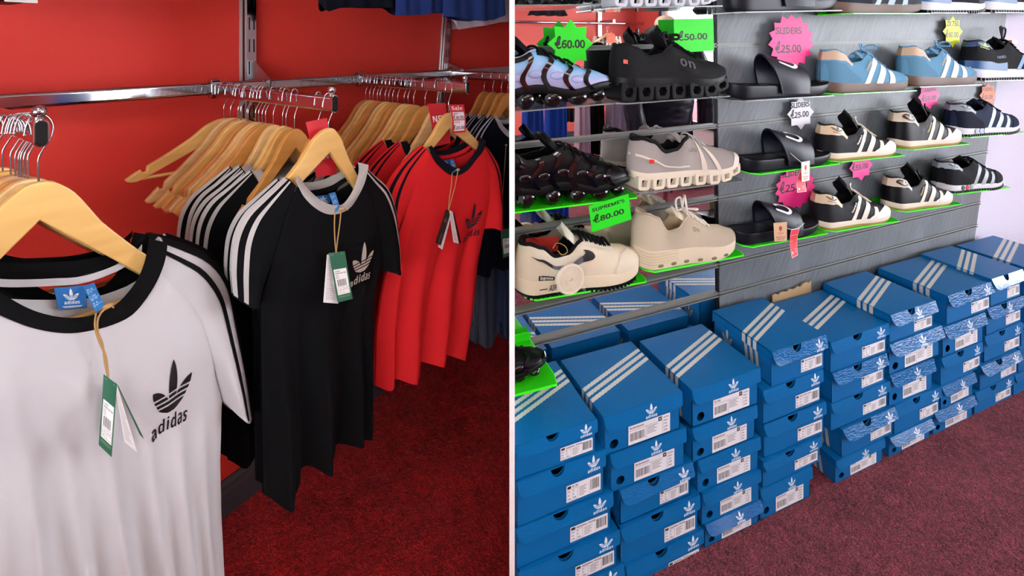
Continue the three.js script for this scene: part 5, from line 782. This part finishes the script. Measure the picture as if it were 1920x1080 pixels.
// ---------------------------------------------------------------- shoe boxes
const BLUE = '#0068a8', BW = 0.22, BH = 0.088, BD = 0.214, QF = 0.235;
const lidTex = canvas(256, 256, g => { g.fillStyle = BLUE; g.fillRect(0, 0, 256, 256); g.fillStyle = '#d9d6cf'; const y0 = [0.535, 0.625, 0.715].map(v => v * 256), y1 = [0.155, 0.245, 0.335].map(v => v * 256); for (let k = 0; k < 3; k++) { g.beginPath(); const n = 40, w = 0.055 * 256; for (let i = 0; i <= n; i++) { const x = 256 * i / n, y = lerp(y0[k], y1[k], i / n) + (i % 2) * 1.6; i ? g.lineTo(x, y) : g.moveTo(x, y); } for (let i = n; i >= 0; i--) { const x = 256 * i / n, y = lerp(y0[k], y1[k], i / n) + w + (i % 2) * 1.6; g.lineTo(x, y); } g.fill(); } });
const sideTex = canvas(256, 64, g => { g.fillStyle = BLUE; g.fillRect(0, 0, 256, 64); g.fillStyle = '#bdb6aa'; for (const k of [0.535, 0.625, 0.715]) { g.beginPath(); g.moveTo(256 * k, 0); g.lineTo(256 * (k + 0.05), 0); g.lineTo(256 * (k + 0.11), 64); g.lineTo(256 * (k + 0.06), 64); g.fill(); } trefoil(g, 64, 50, 44, '#bdb6aa', BLUE); });
const flapTex = pos => canvas(512, 96, g => { g.fillStyle = BLUE; g.fillRect(0, 0, 512, 96); trefoil(g, pos, 62, 68, '#e8edf2', BLUE); arcWord(g, 'adidas', pos, 82, 24, '#e8edf2', 2); });
const glossy = { clearcoat: 0.12, clearcoatRoughness: 0.16, specularIntensity: 0.5, bumpMap: wrinkle, bumpScale: 0.0004 };
const crinkle = wrinkle.clone(); crinkle.repeat.set(2.6, 0.7); crinkle.needsUpdate = true;
const mLid = mat(0xffffff, 0.42, { map: lidTex, ...glossy }), mSide = mat(0xffffff, 0.5, { map: sideTex }), mFlapA = mat(0xffffff, 0.4, { map: flapTex(436), ...glossy }), mFlapB = mat(0xffffff, 0.4, { map: flapTex(300), ...glossy }), mBody = mat(0x0064a4, 0.5, { specularIntensity: 0.5 }), mFlapShiny = [mFlapA, mFlapB].map(m => { const k = m.clone(); k.bumpMap = crinkle; k.bumpScale = 0.0016; k.clearcoat = 1; k.clearcoatRoughness = 0.1; k.roughness = 0.22; return k; });
function bars(g, x, y, w, h, seed) { const r = rng(seed); g.fillStyle = '#26262a'; for (let p = x; p < x + w;) { const k = 1.5 + r() * 4; g.fillRect(p, y, k, h); p += k + 1.5 + r() * 4; } }
const labA = (title, nums, seed) => canvas(320, 112, g => { g.fillStyle = '#e9e8ea'; g.fillRect(0, 0, 320, 112); g.fillStyle = '#17171a'; g.fillRect(8, 8, 34, 18); g.font = 'bold 18px sans-serif'; g.fillText(title, 52, 24); g.font = 'bold 15px sans-serif'; nums.forEach((t, i) => g.fillText(t, 14 + (i % 2) * 48, 50 + Math.floor(i / 2) * 24)); g.fillStyle = '#77777c'; for (let k = 0; k < 6; k++) g.fillRect(118, 38 + k * 11, 70 - (k * 17) % 30, 4); g.strokeStyle = '#55555a'; g.lineWidth = 1.5; g.strokeRect(8, 32, 96, 74); g.beginPath(); g.moveTo(56, 32); g.lineTo(56, 106); g.moveTo(212, 32); g.lineTo(212, 106); g.stroke(); bars(g, 222, 18, 84, 70, seed); });
const labB = (title, seed) => canvas(320, 128, g => { g.fillStyle = '#e9e8ea'; g.fillRect(0, 0, 320, 128); g.fillStyle = '#17171a'; g.font = 'bold 17px sans-serif'; g.fillText(title, 10, 24); g.fillRect(228, 6, 26, 28); g.fillStyle = '#e9e8ea'; g.font = 'bold 20px sans-serif'; g.fillText('9', 236, 28); g.fillStyle = '#77777c'; for (let k = 0; k < 5; k++) g.fillRect(140, 44 + k * 11, 80 - (k * 19) % 34, 4); g.strokeStyle = '#55555a'; g.lineWidth = 1.5; g.beginPath(); g.moveTo(4, 34); g.lineTo(256, 34); g.moveTo(132, 34); g.lineTo(132, 118); g.moveTo(260, 6); g.lineTo(260, 122); g.stroke(); bars(g, 14, 52, 104, 54, seed); g.fillStyle = '#222226'; g.font = 'bold 14px sans-serif'; ['US 9½', 'UK 9', 'F 43⅓', 'J 275', 'CHN'].forEach((t, i) => g.fillText(t, 268, 24 + i * 22)); });
const LAB = { h: labA('HANDBALL SPEZIAL', ['9½', '9', '43⅓', '9', '275', '265'], 3), z: labA('ZX 750', ['8½', '8', '42', '8', '265', '260'], 5), s: labA('SWN SUPER SUEDE', ['10', '9½', '44', '9½', '280', '275'], 8), b: labB('Beckenbauer', 13), x: labB('ZX 750', 17) };
const mLab = {}; for (const k in LAB) mLab[k] = mat(0xffffff, 0.5, { map: LAB[k] });
function makeBox(type, label) {                // type A: thumb notch, label right; type B: round hole, label in the middle
  const o = thing('shoe_box', label, 'shoe box', 'blue shoe boxes in stacks'), A = type === 'h' || type === 'z' || type === 's', t = 0.0018;
  const bw = BW - 0.008, bd = BD - 0.008, bh = BH - 0.0015;
  const fr = shapeOf([[-bw / 2, 0], [bw / 2, 0], [bw / 2, bh], [-bw / 2, bh]]); const ho = new THREE.Path();
  if (A) { ho.absarc(-0.012, BH - 0.0005, 0.0175, 0, Math.PI * 2, true); } else ho.absellipse(-bw / 2 + 0.027, 0.019, 0.0115, 0.010, 0, Math.PI * 2, true);
  if (!A) fr.holes.push(ho); else { fr.curves = []; const s = fr; s.moveTo(-bw / 2, 0); s.lineTo(bw / 2, 0); s.lineTo(bw / 2, bh); s.lineTo(0.0045, bh); s.absarc(-0.012, bh, 0.0165, 0, -Math.PI, true); s.lineTo(-bw / 2, bh); s.closePath(); }
  const f = extr(fr, t, 0, 16); f.translate(0, 0, bd / 2 - t / 2);
  mesh('body', merge([f, box(bw, bh, t, 0, bh / 2, -bd / 2 + t / 2), box(t, bh, bd, bw / 2 - t / 2, bh / 2, 0), box(bw, t, bd, 0, t / 2 + 0.0004, 0)]), mBody, o);
  const sd = box(t, bh, bd, -bw / 2 + t / 2, bh / 2, 0); mesh('printed_side', sd, mSide, o);
  mesh('box_filling', box(bw - 0.012, bh * 0.7, bd - 0.03, 0, bh * 0.38, -0.008), M.black, o);
  const tg = box(BW, t, BD, 0, BH - t / 2, 0); mesh('lid', merge([tg]), mLid, o);
  const lid = o.children[o.children.length - 1];
  { const p = tg.attributes.position, u = lid.geometry.attributes.uv, P = lid.geometry.attributes.position, N = lid.geometry.attributes.normal; for (let i = 0; i < u.count; i++) { if (N.getY(i) > 0.5) u.setXY(i, P.getX(i) / BW + 0.5, 0.5 - P.getZ(i) / BD); else u.setXY(i, 0.02, 0.02); } }
  const skirts = merge([box(t, 0.024, BD, BW / 2 - t / 2, BH - 0.012, 0), box(t, 0.024, BD, -BW / 2 + t / 2, BH - 0.012, 0), box(BW, 0.03, t, 0, BH - 0.015, -BD / 2 + t / 2)]);
  { const u = skirts.attributes.uv, P = skirts.attributes.position, N = skirts.attributes.normal; for (let i = 0; i < u.count; i++) { if (N.getX(i) < -0.5 && P.getX(i) < 0) u.setXY(i, 0.004 + 0.0 * i, 0.5 - P.getZ(i) / BD); else u.setXY(i, 0.02, 0.02); } }
  mesh('lid_skirt', skirts, mLid, lid);
  const fh = 0.036, fl = new THREE.Shape(), w = BW / 2; fl.moveTo(-w + 0.001, BH - t); fl.quadraticCurveTo(-w + 0.004, BH - fh, -w + 0.028, BH - fh); fl.lineTo(w - 0.003, BH - fh + 0.004); fl.lineTo(w, BH - fh + 0.008); fl.lineTo(w, BH - t * 0.4);
  if (A) { fl.lineTo(0.005, BH - t * 0.4); fl.absarc(-0.012, BH - t * 0.4, 0.017, 0, -Math.PI, true); } fl.lineTo(-w + 0.001, BH - t * 0.4);
  const fg = extr(fl, 0.0016, 0, 16); fitUV(fg, -w, w, BH - 0.038, BH); fg.translate(0, -BH, 0); fg.rotateX(-0.07); fg.translate(0, BH, BD / 2 + 0.0002); mesh('lid_flap', fg, A ? mFlapA : mFlapB, lid);
  const lw = A ? 0.088 : 0.118, lx = A ? 0.055 : 0.018, lg = new THREE.PlaneGeometry(lw, A ? 0.032 : 0.042); lg.translate(lx, A ? 0.0245 : 0.025, bd / 2 + 0.0006); mesh('size_label', lg, mLab[type], o);
  return o;
}
// [lid front edge: left x, y, right x, y, type, shiny]; listed from the top of each stack down; last row: floor line
const STACKS = [
  [['h', 962, 842, 1121, 780], ['z', 966, 905, 1137, 843], ['h', 967, 990, 1152, 925], ['h', 972, 1064, 1163, 1000], ['h', 976, 1136, 1172, 1068], ['h', 980, 1206, 1178, 1136]],
  [['b', 1130, 787, 1280, 730], ['b', 1144, 858, 1288, 799], ['h', 1162, 925, 1301, 863, 1], ['h', 1163, 995, 1313, 922], ['h', 1171, 1066, 1321, 990], ['h', 1174, 1132, 1322, 1060]],
  [['x', 1296, 736, 1426, 686], ['b', 1297, 808, 1421, 758], ['b', 1310, 868, 1428, 819], ['b', 1317, 928, 1427, 880], ['b', 1322, 988, 1427, 934, 1]],
  [['s', 1446, 665, 1549, 622, 1], ['s', 1429, 736, 1545, 690], ['s', 1434, 800, 1551, 752], ['s', 1428, 864, 1541, 822], ['b', 1426, 918, 1524, 876]],
  [['z', 1556, 646, 1667, 602], ['z', 1560, 705, 1664, 659, 1], ['z', 1559, 756, 1671, 718], ['z', 1578, 806, 1678, 762, 1], ['x', 1567, 864, 1660, 824]],
  [['s', 1668, 594, 1754, 560, 1], ['x', 1666, 646, 1767, 611, 1], ['x', 1671, 706, 1753, 672, 1], ['z', 1678, 762, 1765, 724], ['x', 1668, 820, 1748, 787, 1]],
  [['z', 1775, 559, 1861, 523, 1], ['x', 1768, 618, 1848, 583, 1], ['z', 1766, 674, 1845, 641], ['x', 1764, 728, 1828, 697, 1], ['x', 1752, 778, 1827, 738, 1]],
  [['s', 1858, 524, 1917, 503, 1], ['s', 1850, 582, 1920, 553, 1], ['z', 1848, 634, 1919, 603], ['z', 1838, 688, 1911, 656, 1], ['z', 1829, 738, 1902, 705]],
  [['z', 1926, 505, 1996, 478], ['z', 1924, 560, 1990, 531], ['z', 1918, 612, 1985, 580], ['z', 1910, 655, 1978, 622], ['z', 1902, 706, 1970, 672]],
];
const boxProto = {}, depthRow = ['topmost', 'second from the top', 'third from the top', 'fourth from the top', 'fifth from the top', 'bottom'];
STACKS.forEach((st, i) => {
  const info = st.map(([t, x0, y0, x1, y1, shiny]) => { const a = RW.at(x0, y0, QF), b = RW.at(x1, y1, QF); return { t, shiny, s0: a.s, s1: b.s, h: (a.h + b.h) / 2 }; });
  info.forEach((b, k) => {
    const bot = k + 1 < info.length ? info[k + 1].h : 0, top = b.h, w = b.s1 - b.s0; if (top - bot < 0.02) return;
    const label = `blue shoe box, ${depthRow[k]} in the ${ORD[i]} stack from the left`;
    let o; if (boxProto[b.t]) o = copy(boxProto[b.t], label); else o = boxProto[b.t] = makeBox(b.t, label);
    if (b.shiny) o.traverse(m => { if (m.name === 'lid_flap') { m.material = mFlapShiny[m.material === mFlapA ? 0 : 1]; const pv = V(0, BH, BD / 2); m.rotation.x = -0.17 - 0.07 * ((i * 2 + k) % 3); m.position.copy(pv.clone().sub(pv.applyEuler(m.rotation))); } }); else o.traverse(m => { if (m.name === 'lid_flap' && mFlapShiny.includes(m.material)) { m.material = m.material === mFlapShiny[0] ? mFlapA : mFlapB; m.rotation.x = 0; m.position.set(0, 0, 0); } });
    o.scale.set(w / BW * 0.985, (top - bot - 0.0006) / BH, 1); RW.put(o, (b.s0 + b.s1) / 2, bot + 0.0003, QF - BD / 2 - (k % 3) * 0.0015, k === 0 ? 0 : rr(-0.012, 0.012));
    if (i === 0) o._clipBox = true;
  });
});
scene.children.filter(o => o._clipBox).forEach(o => clipX(o, 1));
{ // torn flap of brown cardboard behind the fifth stack
  const A = RW.at(1448, 554, 0.012), B = RW.at(1520, 528, 0.012), o = thing('cardboard_flap', 'torn brown cardboard edge sticking up behind the fifth stack', 'cardboard'); RW.put(o, (A.s + B.s) / 2, A.h - 0.03, 0.012);
  const w = B.s - A.s, p = [[-w / 2, -0.1]]; for (let k = 0; k <= 14; k++) p.push([-w / 2 + w * k / 14, 0.03 + 0.004 * Math.sin(k * 2.3) + (k > 10 ? 0.006 : 0) + 0.01 * k / 14]); p.push([w / 2, -0.1]); mesh('sheet', extr(shapeOf(p), 0.004), mat(0xa98d68, 0.9), o);
}

// ---------------------------------------------------------------- what the mirror shows: the opposite side of the shop
// a pixel seen in the mirror, at distance D behind the glass, stands at distance D in front of it
const inMirror = (x, y, D) => RW.at(x, y, -D);
const atMirror = (o, x, y, D, turn = Math.PI) => { const p = inMirror(x, y, D); RW.put(o, p.s, p.h, D, turn); return p; };
function cloths(name, label, cat, cols, x0, x1, yTop, yBot, D, mtl, group, clearBag) {
  const a = inMirror(x0, yTop, D), b = inMirror(x1, yTop, D), c = inMirror((x0 + x1) / 2, yBot, D), w = Math.abs(b.s - a.s), h = a.h - c.h, o = thing(name, label, cat, group);
  RW.put(o, (a.s + b.s) / 2, Math.max(0.01, c.h), D, Math.PI);
  const g = merge([1, -1].map(sd => grid((u, v) => { const k = sd > 0 ? u : 1 - u; return V((k - 0.5) * w * (0.8 + 0.2 * (1 - v)), h * v - 0.012 * Math.abs(Math.sin(k * 11)) * (1 - v), sd * 0.05 * Math.sqrt(clamp(1 - (2 * k - 1) ** 2)) + 0.012 * Math.sin(k * 23) * (1 - v * 0.4)); }, 40, 12)));
  mesh('garment', g, mtl, o); return o;
}
cloths('long_dress', 'bright blue long garment reflected at the left of the mirror', 'dress', 0, 978, 1022, 150, 410, 1.35, cloth(0x1f3f94), 'blue garments seen in the mirror');
cloths('long_dress', 'bright blue long garment reflected beside the black runner', 'dress', 0, 1020, 1066, 150, 418, 1.45, cloth(0x23469e), 'blue garments seen in the mirror');
cloths('garment', 'black garment reflected in front of the red wall, high on the left', 'garment', 0, 1046, 1084, 206, 226, 2.9, cloth(0x121014));
cloths('garment_bag', 'pale lilac clear garment bag reflected behind the runners', 'garment bag', 0, 1078, 1108, 198, 345, 1.9, mat(0xb79ca8, 0.3));
cloths('coat', 'long black coat reflected between pale garment bags', 'coat', 0, 1107, 1134, 196, 285, 1.9, cloth(0x0c0b0d));
cloths('garment_bag', 'grey-lilac garment bag reflected above the pale grey runner', 'garment bag', 0, 1134, 1184, 194, 320, 1.9, mat(0x97879a, 0.3));
cloths('jersey', 'pale blue jersey with red numbers reflected above the pale grey runner', 'jersey', 0, 1182, 1202, 190, 290, 1.85, mat(0xffffff, 0.35, { map: canvas(64, 128, g => { g.fillStyle = '#8fb8c8'; g.fillRect(0, 0, 64, 128); g.fillStyle = '#c02c34'; for (let y = 20; y < 120; y += 18) g.fillRect(24, y, 18, 12); }) }));
cloths('jersey', 'red and white jersey reflected above the pale grey runner', 'jersey', 0, 1202, 1228, 190, 262, 1.85, mat(0xffffff, 0.35, { map: canvas(64, 128, g => { g.fillStyle = '#b52a30'; g.fillRect(0, 0, 64, 128); g.fillStyle = '#efe6e2'; g.beginPath(); g.moveTo(18, 60); g.lineTo(40, 95); g.lineTo(16, 98); g.fill(); g.fillRect(48, 50, 10, 78); }) }));
cloths('jersey', 'white and sky blue jersey reflected above the pale grey runner', 'jersey', 0, 1230, 1264, 188, 268, 1.85, mat(0xffffff, 0.35, { map: canvas(64, 128, g => { g.fillStyle = '#d7e2e4'; g.fillRect(0, 0, 64, 128); g.fillStyle = '#6fb0cc'; g.fillRect(12, 8, 22, 60); g.fillRect(40, 20, 12, 30); }) }));
cloths('coat', 'black coat reflected at the right of the mirror', 'coat', 0, 1262, 1300, 188, 330, 1.8, cloth(0x0d0d10));
{ // dark jacket on a torso stand
  const o = thing('jacket_display', 'dark jacket with a pale badge shown on a torso stand in the mirror', 'jacket'); const p = atMirror(o, 1250, 98, 1.42); const s = 0.9;
  const torso = grid((u, v) => { const a = u * Math.PI * 2, w = lerp(0.19, 0.23, Math.sin(Math.PI * Math.min(1, v * 1.1))) * (v > 0.86 ? Math.sqrt(clamp(1 - ((v - 0.86) / 0.16) ** 2)) : 1); return V(Math.cos(a) * w, -0.5 + v * 0.68, Math.sin(a) * w * 0.55); }, 36, 20); mesh('jacket', torso, mat(0x24222b, 0.4, { bumpMap: wrinkle, bumpScale: 0.01 }), o);
  for (const sd of [1, -1]) mesh('sleeve', tube([[sd * 0.17, 0.1, 0], [sd * 0.27, -0.08, 0.02], [sd * 0.3, -0.32, 0.05], [sd * 0.28, -0.5, 0.08]], 0.062, 20, 12), mat(0x24222b, 0.4, { bumpMap: wrinkle, bumpScale: 0.01 }), o);
  mesh('neck_form', new THREE.SphereGeometry(0.075, 20, 14).scale(1, 0.8, 0.9).translate(0, 0.19, 0), mat(0xdcc6a6, 0.5), o);
  mesh('badge', box(0.12, 0.035, 0.004, 0.0, 0.08, 0.128), mat(0xffffff, 0.5, { map: canvas(128, 40, g => { g.fillStyle = '#2a2830'; g.fillRect(0, 0, 128, 40); g.strokeStyle = '#cfc4c0'; g.lineWidth = 4; g.strokeRect(4, 4, 120, 32); g.fillStyle = '#b5aaa6'; for (let k = 0; k < 10; k++) g.fillRect(16 + k * 10, 14, 6, 12); }) }), o);
  const ped = [new THREE.CylinderGeometry(0.015, 0.015, p.h - 0.5, 12).translate(0, -0.5 - (p.h - 0.5) / 2, 0), new THREE.CylinderGeometry(0.16, 0.17, 0.02, 24).translate(0, -p.h + 0.011, 0)]; mesh('stand', merge(ped), M.chrome, o);
}
{ // rail with hangers on the opposite red wall
  const o = thing('wall_rail', 'chrome rail on the opposite red wall seen in the mirror', 'rail'); const a = inMirror(966, 41, DEPTH - 0.15), b = inMirror(1180, 41, DEPTH - 0.15); RW.put(o, (a.s + b.s) / 2, a.h, DEPTH - 0.15, Math.PI);
  const l = Math.abs(b.s - a.s) + 0.6; mesh('tube', at(new THREE.CylinderGeometry(0.017, 0.017, l, 14), 0, 0, 0, 0, 0, Math.PI / 2), M.chrome, o); mesh('bracket', merge([-0.4, 0, 0.4].map(k => box(0.02, 0.03, 0.16, k * l, 0, -0.08))), M.steel, o);
  const u = thing('slotted_upright', 'chrome slotted upright on the opposite red wall seen in the mirror', 'upright'); const c = inMirror(1125, 40, DEPTH - 0.02); RW.put(u, c.s, 0, DEPTH, Math.PI); mesh('channel', box(0.05, 2.3, 0.03, 0, 1.35, 0.016), M.chrome, u); mesh('arm', box(0.03, 0.04, 0.35, 0, c.h - 0.01, 0.19), M.chrome, u);
  for (let k = 0; k < 4; k++) { const h = makeHanger('clothes_hanger', `${ORD[k]} pale hanger reflected in the mirror beside the green star`, 'hangers seen in the mirror', 0.2, 0.1, 0.2, 0.1, 0.04, 0.06, 1); const e = inMirror(1140, 62, DEPTH - 0.3 - k * 0.05); RW.put(h, e.s, e.h, DEPTH - 0.3 - k * 0.05, Math.PI); }
  cloths('shirt', 'black and white striped shirt on the opposite rail seen in the mirror', 'shirt', 0, 1108, 1170, 68, 92, DEPTH - 0.35, mat(0xffffff, 0.8, { map: canvas(64, 64, g => { g.fillStyle = '#d8d2c8'; g.fillRect(0, 0, 64, 64); g.fillStyle = '#3a3634'; for (let k = 0; k < 8; k++) g.fillRect(k * 8, 0, 3, 64); }) }));
  cloths('garment', 'black garment reflected high on the opposite red wall', 'garment', 0, 990, 1066, 14, 28, DEPTH - 0.3, cloth(0x17151c));
  const t = thing('price_star', 'small orange-red star reflected in the mirror below the rail', 'price star'); const e = inMirror(1147, 72, DEPTH - 0.5); RW.put(t, e.s, e.h, DEPTH - 0.5, Math.PI); mesh('card', extr(starShape(8, 1, 0.75, 0.14, 0.16), 0.002), mat(0xf0603c, 0.6), t);
}
{ // clothes stand with crossed legs and castors, and a black bag on the floor
  const o = thing('clothes_stand', 'dark clothes stand with crossed legs and castors seen in the mirror', 'clothes stand'); const p = inMirror(1196, 372, 2.35); RW.put(o, p.s, 0, 2.35, Math.PI);
  mesh('post', new THREE.CylinderGeometry(0.014, 0.014, 1.3, 12).translate(0, 0.75, 0), mat(0x2a2024, 0.4), o);
  for (let k = 0; k < 4; k++) { const a = k * Math.PI / 2 + 0.6, c = Math.cos(a), s = Math.sin(a); mesh('leg', tube([[0, 0.16, 0], [c * 0.12, 0.13, s * 0.12], [c * 0.3, 0.055, s * 0.3]], 0.011, 12, 8), mat(0x2a2024, 0.4), o); mesh('castor', at(new THREE.CylinderGeometry(0.024, 0.024, 0.016, 16), c * 0.3, 0.026, s * 0.3, Math.PI / 2, 0, -a), M.black, o); }
  const b = thing('holdall', 'black shiny holdall bag on the carpet seen in the mirror', 'bag'); const q = inMirror(1300, 430, 2.2); RW.put(b, q.s, 0, 2.2, Math.PI); const g = rbox(0.4, 0.26, 0.24, 0.07, 0, 0.131, 0); mesh('bag', g, mat(0x101013, 0.35, { bumpMap: wrinkle, bumpScale: 0.01 }), b); mesh('handle', tube([[-0.1, 0.25, 0.05], [-0.07, 0.34, 0.06], [0.07, 0.34, 0.06], [0.1, 0.25, 0.05]], 0.01, 20, 8), M.black, b);
}
scene.traverse(m => { if (m.isMesh) { m.castShadow = m.receiveShadow = true; } if (m.isLight && m.isRectAreaLight === undefined) m.castShadow = true; });
renderer.render(scene, camera);
